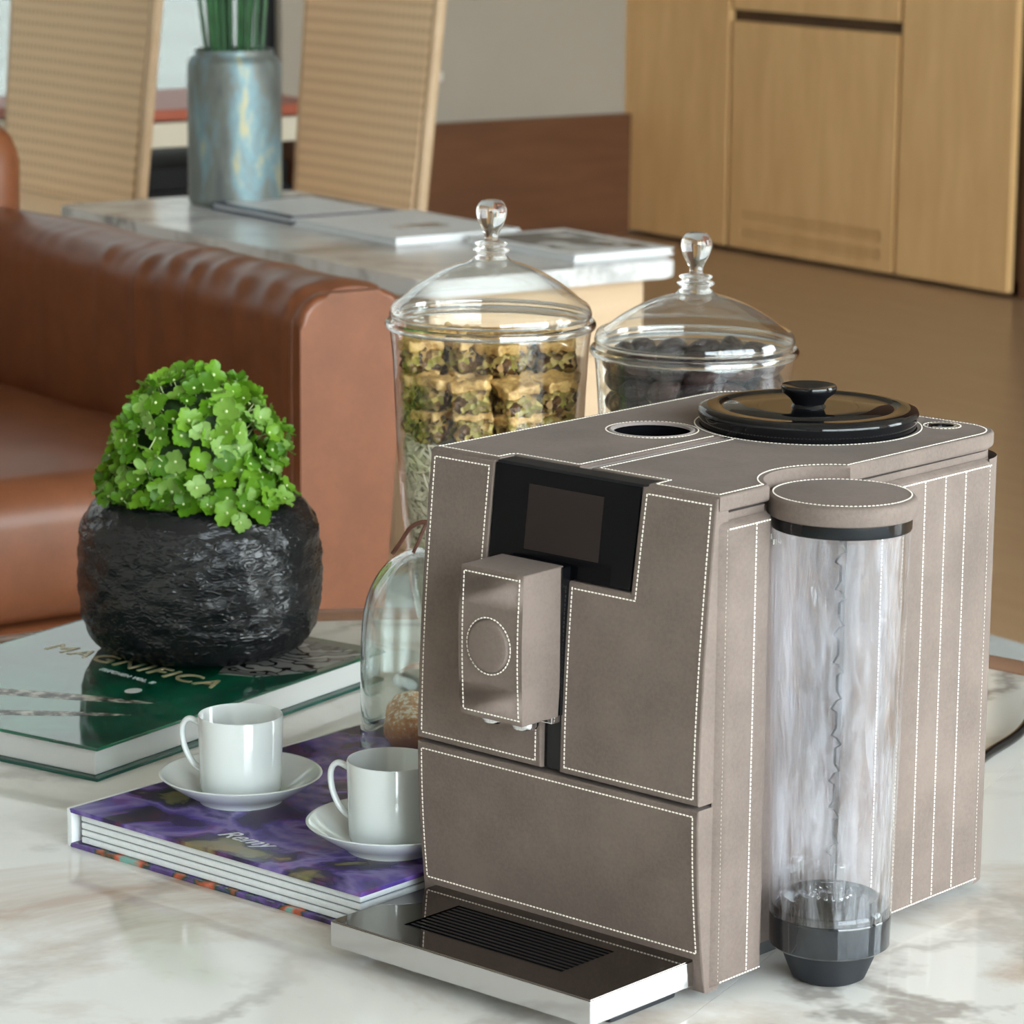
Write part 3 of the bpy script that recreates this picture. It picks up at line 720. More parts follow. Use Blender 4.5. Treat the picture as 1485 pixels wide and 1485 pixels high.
# water tank
TKX, TKY = NC[0]+.002, NC[1]-.002
def tr(z): return .0385+(.0432-.0385)*(z-.03)/.27
tank = obj('water_tank', lathe(bmesh.new(), [(tr(z), z) for z in [.0445+.005*k for k in range(51)]]+[(tr(.299), .299)], 96, (TKX, TKY)), 'tank', cm)
obj('tank_inner_wall', lathe(bmesh.new(), [(tr(z)-.0022, z) for z in [.040+.01*k for k in range(26)]], 96, (TKX, TKY)), 'tank', tank)
obj('tank_floor', lathe(bmesh.new(), [(0, .0560), (.006, .0570), (.009, .0535), (.012, .0560), (.016, .0530), (.020, .0555), (.024, .0525), (.030, .0545), (.0345, .052), (.0365, .050), (.0378, .046), (.0376, .044), (0, .044)], 64, (TKX, TKY)), 'solid_glass', tank)
vn = bmesh.new()
for k in range(16):
    a = 2*PI*k/16; lathe(vn, [(0, .0545), (.0013, .0545), (.0010, .0605), (0, .061)], 8, (TKX+.0125*math.cos(a), TKY+.0125*math.sin(a)))
obj('tank_valve', vn, 'solid_glass', tank)
for (dx, dy, w, h) in ((-.028, -.008, .009, .020), (.020, -.012, .008, .024), (-.003, .004, .0035, .030)):
    obj('tank_pillar', lathe(bmesh.new(), [(w*.5, .054), (w*.5, .054+h), (w*.42, .056+h), (0, .0565+h)], 24, (TKX+dx*.75+dy*.66*0, TKY+dy)), 'glass', tank)
M['refraction_tint'] = clear('refraction_line_tint', (.38, .36, .36, 1), .1, 1.5, base=.05)  # dark tint for the drawn-in refraction line inside the tank
M['smoke'] = plain('smoked_plastic', (.012, .015, .019, 1), .07, coat=.5)
obj('tank_base_ring', lathe(bmesh.new(), [(.030, .0225), (.0366, .0225), (.0382, .0240), (.0387, .0425), (.0381, .0440), (.0, .0440)], 96, (TKX, TKY)), 'smoke', tank)
refr = bmesh.new(); ca_, sa_ = math.cos(.72+.15), math.sin(.72+.15); pts_ = []
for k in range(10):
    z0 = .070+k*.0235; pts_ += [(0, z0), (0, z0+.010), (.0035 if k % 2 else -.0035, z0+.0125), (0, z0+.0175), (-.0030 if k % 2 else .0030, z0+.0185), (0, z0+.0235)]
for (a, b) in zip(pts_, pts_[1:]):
    vs = [refr.verts.new((TKX+(u)*ca_, TKY+(u)*sa_, z)) for (u, z) in ((a[0]-.0008, a[1]), (a[0]+.0008, a[1]), (b[0]+.0008, b[1]), (b[0]-.0008, b[1]))]; refr.faces.new(vs)
refr_o = obj('tank_refraction_line', refr, 'refraction_tint', tank, False)  # zigzag ribbon drawn in as the recess edge refracted by the tank wall
sm_ = refr_o.modifiers.new('s', 'SOLIDIFY'); sm_.thickness = .0012
obj('tank_foot', lathe(bmesh.new(), [(0, .0), (.0200, .0), (.0235, .0020), (.0315, .0215), (.0315, .0250), (0, .0250)], 64, (TKX, TKY)), 'black_rubber', tank)
obj('tank_collar', lathe(bmesh.new(), [(.040, .2930), (.0436, .2930), (.0440, .2945), (.0440, .3010), (.040, .3010)], 96, (TKX, TKY), closed=True), 'black_gloss', tank)
lid = obj('tank_lid', lathe(bmesh.new(), [(0, .3010), (.0452, .3010), (.0466, .3022), (.0468, .3085), (.0462, .3118), (.0440, .3140), (.0, .3148)], 96, (TKX, TKY)), 'leather', tank, ang=60)
s_ = stitches(bmesh.new(), circ((TKX, TKY), .0428, .31405, 90), UP); stitch_obj(s_, lid)
obj('tank_clip', tube(bmesh.new(), [(TKX-.0345, TKY-.0258, .2870), (TKX-.034, TKY-.0265, .2835), (TKX-.0265, TKY-.0340, .2830), (TKX-.0260, TKY-.0345, .2860)], .0005, 6), 'thread', tank)
# bean container lid
bl = lathe(bmesh.new(), [(0, .3178), (.0715, .3178), (.0728, .3200), (.0735, .3270), (.0742, .3285), (.0745, .3305), (.0735, .3325), (.0700, .3338), (.0600, .3340), (.0588, .3330), (.0572, .3330), (.0560, .3338), (.030, .3332), (.017, .3334), (0, .3334)], 128, BC)
bean = obj('bean_lid', bl, 'black_gloss', cm, ang=50)
obj('lid_knob', lathe(bmesh.new(), [(.0120, .333), (.0105, .3355), (.0125, .3390), (.0180, .3435), (.0190, .3465), (.0182, .3482), (.0160, .3476), (.006, .3455), (0, .3452)], 64, BC), 'black_gloss', bean, ang=60)
# power cord
cord = tube(bmesh.new(), smoothp([(.14, .30, .012), (.20, .43, .0035), (.245, .545, .0035), (.285, .615, .006), (.315, .70, .012), (.36, .82, .024), (.44, .91, .020), (.49, .98, -.06), (.51, 1.02, -.26), (.56, 1.09, -.395), (.75, 1.25, -.4025), (1.1, 1.5, -.4025)], 8), .0042, 12)
tag(obj('power_cord', cord, 'black_gloss'), 'glossy black power cord curving off the marble at the right edge', 'cord')

# ================================================================== BOOKS
def pages_mat(name, col, line, sc, dist=1.2):
    m, t, p = newmat(name); w = N(t, 'ShaderNodeTexWave'); w.bands_direction = 'Z'; w.inputs['Scale'].default_value = sc; w.inputs['Distortion'].default_value = dist; w.inputs['Detail'].default_value = 3
    t.links.new(coords(t, (.15, .15, 1)), w.inputs[0]); t.links.new(ramp(t, w.outputs[1], [(.05, line), (.5, col)]), p.inputs['Base Color']); p.inputs['Roughness'].default_value = .8; return m
M['pages'] = pages_mat('page_edges', srgb(214, 214, 212), srgb(176, 174, 170), 420)
M['pages_white'] = plain('white_page_edges', srgb(226, 230, 232), .7, var=.04, vs=200)
M['pages_gap'] = plain('grey_signature_gap', srgb(128, 134, 138), .8)
def green_mat():
    m, t, p = newmat('green_cover_print'); c = N(t, 'ShaderNodeTexCoord'); n = noise_n(t, c.outputs['Object'], 9, 4, .6, .8)
    t.links.new(ramp(t, n.outputs[0], [(.35, srgb(0, 50, 38)), (.5, srgb(2, 78, 58)), (.62, srgb(6, 104, 74)), (.75, srgb(14, 122, 98))]), p.inputs['Base Color'])
    p.inputs['Roughness'].default_value = .05; p.inputs['Coat Weight'].default_value = .7; p.inputs['Coat Roughness'].default_value = .03; return m
M['green'] = green_mat(); M['green_edge'] = plain('green_cover_edge', srgb(6, 74, 62), .2); M['maroon'] = plain('maroon_endpaper', srgb(60, 24, 26), .5)
M['brick_print'] = None
m, t, p = newmat('stone_wall_print'); bt = N(t, 'ShaderNodeTexBrick'); bt.inputs['Scale'].default_value = 22; bt.inputs['Color1'].default_value = srgb(170, 168, 166); bt.inputs['Color2'].default_value = srgb(96, 98, 98); bt.inputs['Mortar'].default_value = srgb(10, 14, 14); bt.inputs['Mortar Size'].default_value = .03
vv = coords(t, (1, 1, 1)); nn_ = noise_n(t, vv, 12, 3); ad = N(t, 'ShaderNodeMix'); ad.data_type = 'RGBA'; ad.inputs[0].default_value = .12; t.links.new(vv, ad.inputs[6]); t.links.new(nn_.outputs[1], ad.inputs[7]); t.links.new(ad.outputs[2], bt.inputs[0])
t.links.new(bt.outputs[0], p.inputs['Base Color']); p.inputs['Roughness'].default_value = .12; M['brick_print'] = m
M['leaf_print'] = mag_mat('leaf_print', [(.40, srgb(40, 38, 34)), (.5, srgb(110, 104, 98)), (.62, srgb(190, 184, 176))], 70)
M['gold'] = plain('pale_gold_print', srgb(190, 178, 140), .3, .4); M['silver'] = plain('pale_print', srgb(200, 200, 205), .3)
GD1 = Vector((.548, .836, 0)); GD2 = Vector((-.835, .55, 0))
# local x = towards right front edge direction (-GD2), local y = GD1 ; origin at the front bottom corner
gb = empty('green_book', 'thick glossy green hardback book lying under the black stone pot', 'book', (-.438, .472, 0), math.atan2(-GD2.y, -GD2.x))
GW, GL, GH = .275, .372, .0275
obj('back_cover', B(-GW, .002, -.002, GL, .0, .0028, bev=.0008), 'green_edge', gb)
pgs = obj('page_block', B(-GW+.006, -.005, .004, GL-.005, .0028, GH-.0032, bev=.0012), 'pages', gb)
obj('endpaper', B(-GW+.004, -.002, .001, GL-.003, GH-.0042, GH-.0028), 'maroon', gb, False)
gc = obj('front_cover', B(-GW, .004, -.004, GL, GH-.0028, GH, bev=.0009), 'green', gb)
obj('spine', B(-GW-.003, -GW+.001, -.003, GL, 0, GH, bev=.001), 'green_edge', gb)
def rotp(poly, a, ox, oy): return [(ox+x*math.cos(a)-y*math.sin(a), oy+x*math.sin(a)+y*math.cos(a)) for x, y in poly]
def flat(poly, z, h=.00018):
    return prism(bmesh.new(), poly, z, z+h)
def leafpoly(x0, x1, y, w, tip=1):
    up = []; dn = []
    for k in range(15):
        s = k/14; x = x0+(x1-x0)*s; ww = w*min(1, (1-s)*3.2)**.6 if s < 1 else 0
        up.append((x, y+ww/2)); dn.append((x, y-ww/2))
    return up+dn[::-1][1:]
zc = GH+.00002
pj = obj('leaf_print', flat(rotp(leafpoly(-.215, 0, 0, .017), .33, -.044, .123), zc), 'leaf_print', gc, False)
obj('leaf_print', flat(rotp(leafpoly(-.19, 0, 0, .013), .54, -.037, .085), zc), 'leaf_print', gc, False)
obj('stone_print', flat([(-.062, .225), (-.030, .235), (-.004, .272), (-.004, .352), (-.12, .365), (-.10, .29), (-.075, .255)], zc), 'brick_print', gc, False)
obj('pearl_print', flat([(-.083+.0065*math.cos(2*PI*k/20), .143+.008*math.sin(2*PI*k/20)) for k in range(20)], zc), 'silver', gc, False)
def text_obj(s, size, loc, rz, mat, parent, shear=0, space=1.0, ext=.0002, name='lettering', sx=1):
    cu = bpy.data.curves.new(name, 'FONT'); cu.body = s; cu.size = size; cu.shear = shear; cu.space_character = space; cu.extrude = ext; cu.offset = 0
    o = bpy.data.objects.new(name, cu); COL.objects.link(o)
    bpy.context.view_layer.update()
    me = bpy.data.meshes.new_from_object(o.evaluated_get(bpy.context.evaluated_depsgraph_get())); bpy.data.objects.remove(o)
    me.materials.clear(); me.materials.append(M[mat])
    o = bpy.data.objects.new(name, me); COL.objects.link(o); o.parent = parent; o.location = loc; o.rotation_euler = (0, 0, rz); o.scale = (sx, 1, 1)
    return o
text_obj('MAGNIFICA', .031, (-.236, .207, GH+.0003), -.105, 'gold', gc, space=1.14, sx=1.10)
text_obj('KITCHEN VOL. II', .0078, (-.150, .179, GH+.0003), -.16, 'silver', gc, space=1.15)

# purple book
PD = Vector((.76, -.65, 0)).normalized()
pb = empty('purple_book', 'hardback book with a purple flower cover under the two white cups', 'book', (-.437, .308, 0), math.atan2(PD.y, PD.x))
PL_, PW_, PH_ = .284, .375, .0285
def purple_mat():
    m, t, p = newmat('flower_cover_print'); v = coords(t); n = noise_n(t, v, 13, 4, .5, .5); n2 = noise_n(t, v, 30, 3, .6, 1.5); 
    c1 = ramp(t, n.outputs[0], [(.34, srgb(16, 16, 30)), (.43, srgb(46, 30, 70)), (.49, srgb(92, 74, 160)), (.54, srgb(140, 124, 186)), (.58, srgb(76, 60, 124)), (.63, srgb(30, 30, 40)), (.68, srgb(134, 130, 78))])
    c2 = ramp(t, n2.outputs[0], [(.35, srgb(30, 22, 40)), (.5, srgb(70, 52, 110)), (.64, srgb(128, 62, 86))])
    mx = N(t, 'ShaderNodeMix'); mx.data_type = 'RGBA'; mx.inputs[0].default_value = .28; t.links.new(c1, mx.inputs[6]); t.links.new(c2, mx.inputs[7])
    t.links.new(mx.outputs[2], p.inputs['Base Color']); p.inputs['Roughness'].default_value = .22; p.inputs['Specular IOR Level'].default_value = .4; return m
M['purple'] = purple_mat()
M['edge_print'] = mag_mat('colourful_back_cover', [(.36, srgb(40, 26, 60)), (.46, srgb(96, 70, 140)), (.5, srgb(24, 66, 50)), (.56, srgb(206, 96, 66)), (.62, srgb(120, 170, 160))], 26)
obj('back_cover', B(0, PL_, 0, PW_, 0, .0035, bev=.0008), 'edge_print', pb)
obj('page_block', B(.009, PL_-.005, .005, PW_-.003, .0035, .0251), 'pages_gap', pb)
for k in range(4):
    z0 = .0038+k*.0053; obj('page_section', B(.008, PL_-.004, .004, PW_-.002, z0, z0+.0044, bev=.0009), 'pages_white', pb)
pc = obj('front_cover', B(.0, PL_, 0, PW_, .0252, PH_, bev=.0008), 'purple', pb)
obj('spine', B(-.003, .0025, .0, PW_, .0, PH_, bev=.0012), 'pages_white', pb)
text_obj('Remy', .020, (.122, .026, PH_+.00025), 0, 'silver', pc, shear=.5, ext=.0001)

# ================================================================== CUPS
def cup(loc, hz, lab, sz):
    sc = obj('saucer', lathe(bmesh.new(), [(0, .0015), (.026, .0015), (.029, 0), (.0305, 0), (.0315, .0022), (.044, .0085), (.0575, .0185), (.0585, .0198), (.0578, .0204), (.0560, .0198), (.043, .0115), (.034, .0060), (.030, .0046), (0, .0044)], 96), 'porcelain', ang=60, loc=loc)
    tag(sc, sz, 'saucer', 'white saucers on the purple book')
    c = empty('espresso_cup', lab, 'cup', (loc[0], loc[1], loc[2]+.0046), hz, 'white espresso cups')
    obj('cup_body', lathe(bmesh.new(), [(0, .0012), (.023, .0012), (.0245, 0), (.0262, 0), (.0286, .0022), (.0292, .006), (.0305, .0575), (.0300, .0585), (.0292, .0578), (.0278, .008), (.025, .0045), (0, .004)], 96), 'porcelain', c, ang=60)
    hp = smoothp([(.0290, 0, .050), (.0375, 0, .0535), (.0425, 0, .0475), (.0415, 0, .034), (.0355, 0, .0215), (.0285, 0, .0155)], 8)
    obj('handle', tube(bmesh.new(), hp, .0021, 12, flat=1.5), 'porcelain', c, ang=80)
cup((-.317, .335, PH_), math.radians(172), 'white espresso cup on the left saucer nearer the green book', 'white saucer on the left, on the purple book nearer the green book')
cup((-.205, .222, PH_), math.radians(168), 'white espresso cup partly hidden behind the coffee machine front', 'white saucer touching the left side of the coffee machine front')

# ================================================================== STONE POT AND HYDRANGEA
PX, PY = -.388, .786
def pot_mat():
    m, t, p = newmat('black_cast_pot'); v = coords(t, (1, 1, 2.2)); p.inputs['Base Color'].default_value = (.007, .008, .010, 1)
    vo = N(t, 'ShaderNodeTexNoise'); vo.noise_type = 'RIDGED_MULTIFRACTAL'; vo.inputs['Scale'].default_value = 120; vo.inputs['Detail'].default_value = 3; vo.inputs['Distortion'].default_value = .9; t.links.new(v, vo.inputs['Vector']); bump(t, vo.outputs[0], p, 1.0, .0017)
    p.inputs['Roughness'].default_value = .27; p.inputs['Specular IOR Level'].default_value = .5; return m
M['pot'] = pot_mat()
prof = []
zb, ztp = .0, .134
for k in range(90):
    a = -PI/2+PI*k/89*.93; cx = .062; rx = .0425; s = math.sin(a); c_ = math.cos(a)
    prof.append((cx+rx*(abs(c_)**.62)*(1 if c_ > 0 else -1), .067+.067*(abs(s)**.8)*(1 if s > 0 else -1)))
prof = [(0, .0)]+prof+[(.066, .122), (.062, .10), (0, .09)]
def potr(th, z, r):
    if r < .063 or z > .131: return r
    q = Vector((math.cos(th)*r*38, math.sin(th)*r*38, z*80)); n_ = noise.turbulence(q, 3, False)
    return r + (n_-.5)*.0022
po = obj('stone_pot', lathe(bmesh.new(), prof, 300, fr=potr), 'pot', loc=(PX, PY, GH), ang=80); tag(po, 'round black rough textured pot standing on the green book', 'pot')
M['stalk'] = plain('thin_green_stalk', srgb(128, 150, 80), .6)
def petal_mat():
    m, t, p = newmat('lime_green_petal'); oi = N(t, 'ShaderNodeObjectInfo'); v = coords(t)
    c0 = ramp(t, oi.outputs['Random'], [(0, srgb(72, 120, 18)), (.4, srgb(100, 152, 28)), (.75, srgb(126, 174, 44)), (1, srgb(158, 194, 112))])
    n = noise_n(t, v, 220, 3); mx = N(t, 'ShaderNodeMix'); mx.data_type = 'RGBA'; mx.blend_type = 'MULTIPLY'; mx.inputs[0].default_value = .5
    t.links.new(c0, mx.inputs[6]); t.links.new(ramp(t, n.outputs[0], [(.3, (.75, .82, .6, 1)), (.7, (1, 1, 1, 1))]), mx.inputs[7])
    t.links.new(mx.outputs[2], p.inputs['Base Color']); p.inputs['Roughness'].default_value = .45; p.inputs['Subsurface Weight'].default_value = .0
    tl = N(t, 'ShaderNodeBsdfTranslucent'); t.links.new(mx.outputs[2], tl.inputs[0]); ms = N(t, 'ShaderNodeMixShader'); ms.inputs[0].default_value = .3
    t.links.new(p.outputs[0], ms.inputs[1]); t.links.new(tl.outputs[0], ms.inputs[2]); t.links.new(ms.outputs[0], t.nodes['Material Output'].inputs[0]); return m
M['petal'] = petal_mat(); M['floret_eye'] = plain('pale_floret_eye', srgb(205, 220, 160), .5)
def floret_mesh(seed, R, cup_, npet=4):
    rnd = random.Random(seed); bm = bmesh.new()
    for k in range(npet):
        a0 = 2*PI*k/npet+rnd.uniform(-.15, .15); w = rnd.uniform(.40, .52)*R; ln = R*rnd.uniform(.85, 1.1); lift = cup_+rnd.uniform(-.2, .25)
        ca, sa = math.cos(a0), math.sin(a0); rows = []
        for i in range(5):
            s = i/4; hw = w*(math.sin(PI*(.12+.74*s)))**.7; row = []
            if i == 4: hw = w*.38
            for j in range(-2, 3):
                q = j/2; r_ = ln*(.08+.92*s) - (abs(q)**2*.12*ln if i == 4 else 0); l_ = hw*q
                z = lift*ln*(s**1.5)*.6 - .10*ln*s*s + abs(q)**2*.14*ln*s + k*.0001+rnd.uniform(-1, 1)*.02*ln
                row.append(bm.verts.new((r_*ca-l_*sa, r_*sa+l_*ca, z)))
            rows.append(row)
        for a, b in zip(rows, rows[1:]):
            for j in range(4): bm.faces.new((a[j], a[j+1], b[j+1], b[j]))
    me_i = len(bm.faces)
    lathe(bm, [(.0011, -.0002), (.0013, .0008), (.0007, .0017), (0, .0019)], 8, mi=1)
    lathe(bm, [(.0005, -.012), (.0005, 0)], 5, mi=1)
    return bm
hy = empty('hydrangea', 'bright lime green hydrangea bloom filling the black pot', 'flower', (PX-.003, PY, GH+.095))
protos = []
for s in range(7):
    bm = floret_mesh(s, [.0118, .0110, .0128, .0104, .0115, .0092, .0124][s], [.35, .6, .2, .9, .45, 1.2, .3][s])
    me = bpy.data.meshes.new('floret'); 
    bmesh.ops.recalc_face_normals(bm, faces=[f for f in bm.faces if f.material_index == 1]); bm.to_mesh(me); bm.free()
    me.materials.append(M['petal']); me.materials.append(M['floret_eye'])
    for f in me.polygons: f.use_smooth = True
    protos.append(me)
def bloom_r(h):       # h: height above GH+.095
    P = [(.018, .052), (.036, .070), (.045, .0745), (.062, .070), (.082, .065), (.102, .060), (.120, .050), (.134, .034), (.142, .006)]
    for (h0, r0), (h1, r1) in zip(P, P[1:]):
        if h <= h1: return r0+(r1-r0)*max(0, (h-h0))/(h1-h0)
    return .004
rnd = random.Random(11); placed = []
cnt = 0; tries = 0
def add_floret(pos, nrm, me, sc):
    o = bpy.data.objects.new('floret', me); COL.objects.link(o); o.parent = hy; o.location = pos
    qt = Vector(nrm).to_track_quat('Z', 'Y'); o.rotation_mode = 'QUATERNION'
    o.rotation_quaternion = qt @ Matrix.Rotation(rnd.uniform(0, 2*PI), 3, 'Z').to_quaternion(); o.scale = (sc,)*3
while cnt < 254 and tries < 9000:
    tries += 1
    h = .036+.106*rnd.random()**.85; th = rnd.uniform(0, 2*PI); r = bloom_r(h)
    lump = 1+.20*noise.noise(Vector((math.cos(th)*2, math.sin(th)*2, h*30)))
    r *= lump*rnd.uniform(.86, 1.08)
    if rnd.random() > (r/.075)+.25: continue
    p_ = Vector((r*math.cos(th), r*math.sin(th), h))
    if any((p_-q).length < .0092 for q in placed): continue
    placed.append(p_)
    slope = (bloom_r(h+.01)-bloom_r(h-.01))/.02
    nn = Vector((math.cos(th), math.sin(th), max(-.1, -slope)*.9+.15)).normalized()
    nn = (nn+Vector((rnd.gauss(0, .36), rnd.gauss(0, .36), rnd.gauss(0, .36)))).normalized()
    add_floret(p_, nn, protos[rnd.randrange(7)], rnd.uniform(.85, 1.15)); cnt += 1
# florets spilling over the shoulder of the pot
def pot_z(r):
    c_ = max(0, min(1, (r-.062)/.0425))**(1/.62); return .067+.067*(math.sqrt(1-c_*c_)**.8)
spill = [(-160+k*11.5, .0735+.004*math.sin(k*2.3), .0) for k in range(15)]+[(-150+k*14, .0780+.003*math.sin(k*1.7), .003) for k in range(11)]
spill += [(-78, .082, .002), (-70, .088, .001), (-64, .094, .0), (-60, .086, .004), (-52, .090, .001), (-44, .086, .001), (-56, .078, .008), (-68, .079, .007), (-36, .082, .003), (-28, .084, .002), (-150, .082, .002), (-168, .080, .003), (-12, .076, .006), (182, .078, .006)]
for (a_, rr_, up_) in spill:
    th = math.radians(a_); q = Vector((rr_*math.cos(th)+.003, rr_*math.sin(th), pot_z(rr_)-.095+.004+up_))
    add_floret(q, Vector((math.cos(th)*.9, math.sin(th)*.9, .75+rnd.uniform(-.3, .3))).normalized(), protos[rnd.randrange(7)], rnd.uniform(.85, 1.1))
# dark heart of the bloom and its stalks
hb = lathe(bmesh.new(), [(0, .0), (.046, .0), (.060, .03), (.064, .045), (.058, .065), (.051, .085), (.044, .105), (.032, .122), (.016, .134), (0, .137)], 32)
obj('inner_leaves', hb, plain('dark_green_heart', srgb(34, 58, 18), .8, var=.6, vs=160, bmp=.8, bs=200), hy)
obj('stalk', tube(bmesh.new(), [(0, 0, -.0), (.0, .0, .06)], .004, 8), 'stalk', hy)
sk = bmesh.new()
for k in range(90):
    q = placed[k*2 % len(placed)]; tube(sk, [q*.55+Vector((0, 0, .03)), q*.97], .0007, 4)
tag(obj('floret_stalks', sk, 'stalk', hy), kind='stuff')

# ================================================================== GLASS DOME WITH COOKIES
DX, DY = -.172, .492
dome = empty('glass_cloche', 'clear glass dome with a brown leather loop, left of the coffee machine', 'cloche', (DX, DY, PH_))
dpf = [(.0665, .001), (.0665, .05), (.0662, .080), (.0645, .100), (.060, .118), (.0525, .132), (.042, .1425), (.028, .149), (.012, .1515), (0, .152)]
dsm = [(v.x, v.y) for v in smoothp([(r, z, 0) for r, z in dpf], 5)]
obj('dome', lathe(bmesh.new(), [(max(r, 0), z) for r, z in dsm], 96), 'dome_glass', dome, ang=80)
obj('dome_inner', lathe(bmesh.new(), [(max(r*.955, 0), z*.975) for r, z in dsm], 96), 'dome_glass', dome, ang=80)
obj('dome_lip', lathe(bmesh.new(), [(.0655+.0015*math.cos(a_*PI/6), .0017+.0015*math.sin(a_*PI/6)) for a_ in range(12)], 96, closed=True), 'solid_glass', dome)
M['strap'] = plain('brown_leather_strap', srgb(104, 60, 44), .5)
for off, tw in ((0, 1), (.006, .62)):
    lp_ = smoothp([(0, off, .1535), (-.014*tw, off-.004, .171), (-.027*tw, off-.010, .170), (-.036*tw, off-.014, .158), (-.041*tw-.001, off-.016, .1495)], 7)
    obj('strap', tube(bmesh.new(), lp_, .0019, 8, flat=.45), 'strap', dome)
obj('strap_knot', lathe(bmesh.new(), [(0, .152), (.006, .152), (.007, .155), (.004, .158), (0, .1585)], 20), 'strap', dome)
m, t, p = newmat('sugared_cookie'); n = noise_n(t, coords(t), 260, 4, .7); g = N(t, 'ShaderNodeNewGeometry'); sxyz = N(t, 'ShaderNodeSeparateXYZ'); t.links.new(coords(t), sxyz.inputs[0])
ma = N(t, 'ShaderNodeMath', operation='MULTIPLY_ADD'); ma.inputs[1].default_value = 9; t.links.new(sxyz.outputs[2], ma.inputs[0]); t.links.new(n.outputs[0], ma.inputs[2])
t.links.new(ramp(t, ma.outputs[0], [(.50, srgb(190, 130, 86)), (.64, srgb(206, 160, 120)), (.70, srgb(232, 220, 206))]), p.inputs['Base Color']); p.inputs['Roughness'].default_value = .9; M['cookie'] = m
ck = bmesh.new(); bmesh.ops.create_icosphere(ck, subdivisions=4, radius=.0205)
for v in ck.verts:
    v.co *= 1+.05*noise.noise(v.co*120)+.02*noise.noise(v.co*400); v.co.z = max(v.co.z*.85, -.0135)
c0 = obj('cookie', ck, 'cookie', ang=80)
spots = [(-.028, -.012, .0135), (-.028, .030, .0135), (.014, -.030, .0135), (.018, .012, .0135), (-.004, .048, .0135), (-.006, .004, .040)]
labs = ['round cookie dusted with sugar, foremost under the glass dome', 'sugar dusted cookie behind the foremost one under the glass dome', 'sugar dusted cookie under the dome beside the machine', 'sugar dusted cookie under the dome towards its far right', 'sugar dusted cookie at the back under the glass dome', 'sugar dusted cookie resting on top of the others under the glass dome']
spots = spots[:5]
for k, (x, y, z) in enumerate(spots):
    o = c0 if k == 0 else c0.copy()
    if k: COL.objects.link(o)
    o.location = (DX+x, DY+y, PH_+z); o.rotation_euler = (0, 0, k*1.3); tag(o, labs[k], 'cookie', 'cookies under the glass dome')

# ================================================================== LIDDED JARS
def jar(loc, label, cat, rr, zr, zl, zk, foot=True, bodyr=None):
    j = empty('lidded_jar', label, cat, loc, 0, 'lidded glass jars behind the coffee machine')
    body_ = [(0, .034), (.030, .034), (.050, .042), (rr*.72, .065), (rr*.80, .11), (rr*.86, .16), (rr*.90, .21), (rr*.935, zr-.04), (rr*.955, zr-.018), (rr*.97, zr-.008)]
    sm = [(max(v.x, 0), v.y) for v in smoothp([(a, b, 0) for a, b in body_], 5)]
    obj('jar_body', lathe(bmesh.new(), sm, 96), 'glass', j, ang=80)
    if False: obj('jar_inner', lathe(bmesh.new(), [(max(r-.003, 0), z+(.003 if z < .04 else 0)) for r, z in sm], 96), 'glass', j, ang=80)
    obj('jar_rim', lathe(bmesh.new(), [(rr*.985+.0025*math.cos(a_*PI/6), zr-.004+.0035*math.sin(a_*PI/6)) for a_ in range(12)], 96, closed=True), 'solid_glass', j)
    obj('jar_foot', lathe(bmesh.new(), [(0, .036), (.012, .035), (.010, .022), (.016, .012), (.05, .006), (.078, .0045), (.081, .0025), (.080, 0), (0, .0)], 64), 'glass', j, ang=60)
    H = zl-zr
    lp0 = [(rr*.93, zr-.010), (rr*.93, zr+.001), (rr*.965, zr+.002), (rr*.97, zr+.006), (rr*.94, zr+.012), (rr*.86, zr+H*.34), (rr*.72, zr+H*.54), (rr*.53, zr+H*.75), (rr*.34, zr+H*.90), (rr*.20, zr+H*.98), (.0135, zl+.003)]
    ls = [(v.x, v.y) for v in smoothp([(a, b, 0) for a, b in lp0], 5)]
    lid_ = obj('jar_lid', lathe(bmesh.new(), ls, 96), 'glass', j, ang=80)
    if False: obj('lid_inner', lathe(bmesh.new(), [(r*.965, z-.0022) for r, z in ls if z > zr+.005], 96), 'glass', lid_, ang=80)
    obj('lid_bead', lathe(bmesh.new(), [(rr*.95+.0018*math.cos(a_*PI/6), zr+.0035+.0018*math.sin(a_*PI/6)) for a_ in range(12)], 96, closed=True), 'solid_glass', lid_)
    kh = zk-zl; z0 = zl
    kp = [(0, z0-.001), (.0130, z0), (.0115, z0+kh*.08), (.0150, z0+kh*.13), (.0152, z0+kh*.17), (.0110, z0+kh*.20), (.0135, z0+kh*.245), (.0130, z0+kh*.28), (.0065, z0+kh*.31), (.0055, z0+kh*.38), (.0075, z0+kh*.48), (.0108, z0+kh*.62), (.0125, z0+kh*.76), (.0118, z0+kh*.88), (.0080, z0+kh*.97), (0, zk)]
    ks = [(max(v.x, 0), v.y) for v in smoothp([(a, b, 0) for a, b in kp], 4)]; ks[0] = (0, z0-.001); ks[-1] = (0, zk)
    obj('lid_knob', lathe(bmesh.new(), ks, 48), 'solid_glass', lid_, ang=80)
    return j
J1 = (-.1435, .78, 0); R1 = .0868; J2 = (.0240, .735, 0); R2 = .0848
jar(J1, 'tall lidded glass jar filled with pistachio pastries over slivered almonds', 'jar', R1, .312, .362, .412)
jar(J2, 'lidded glass jar filled with dark dates on the right', 'jar', R2, .298, .342, .392)
def jr(z, rr, zr):   # inner radius
    P = [(.034, .03), (.042, .05), (.065, rr*.72), (.11, rr*.80), (.16, rr*.86), (.21, rr*.90), (zr-.04, rr*.935), (zr, rr*.95)]
    for (h0, r0), (h1, r1) in zip(P, P[1:]):
        if z <= h1: return r0+(r1-r0)*max(0, z-h0)/(h1-h0)-.0035
    return rr*.95-.0035
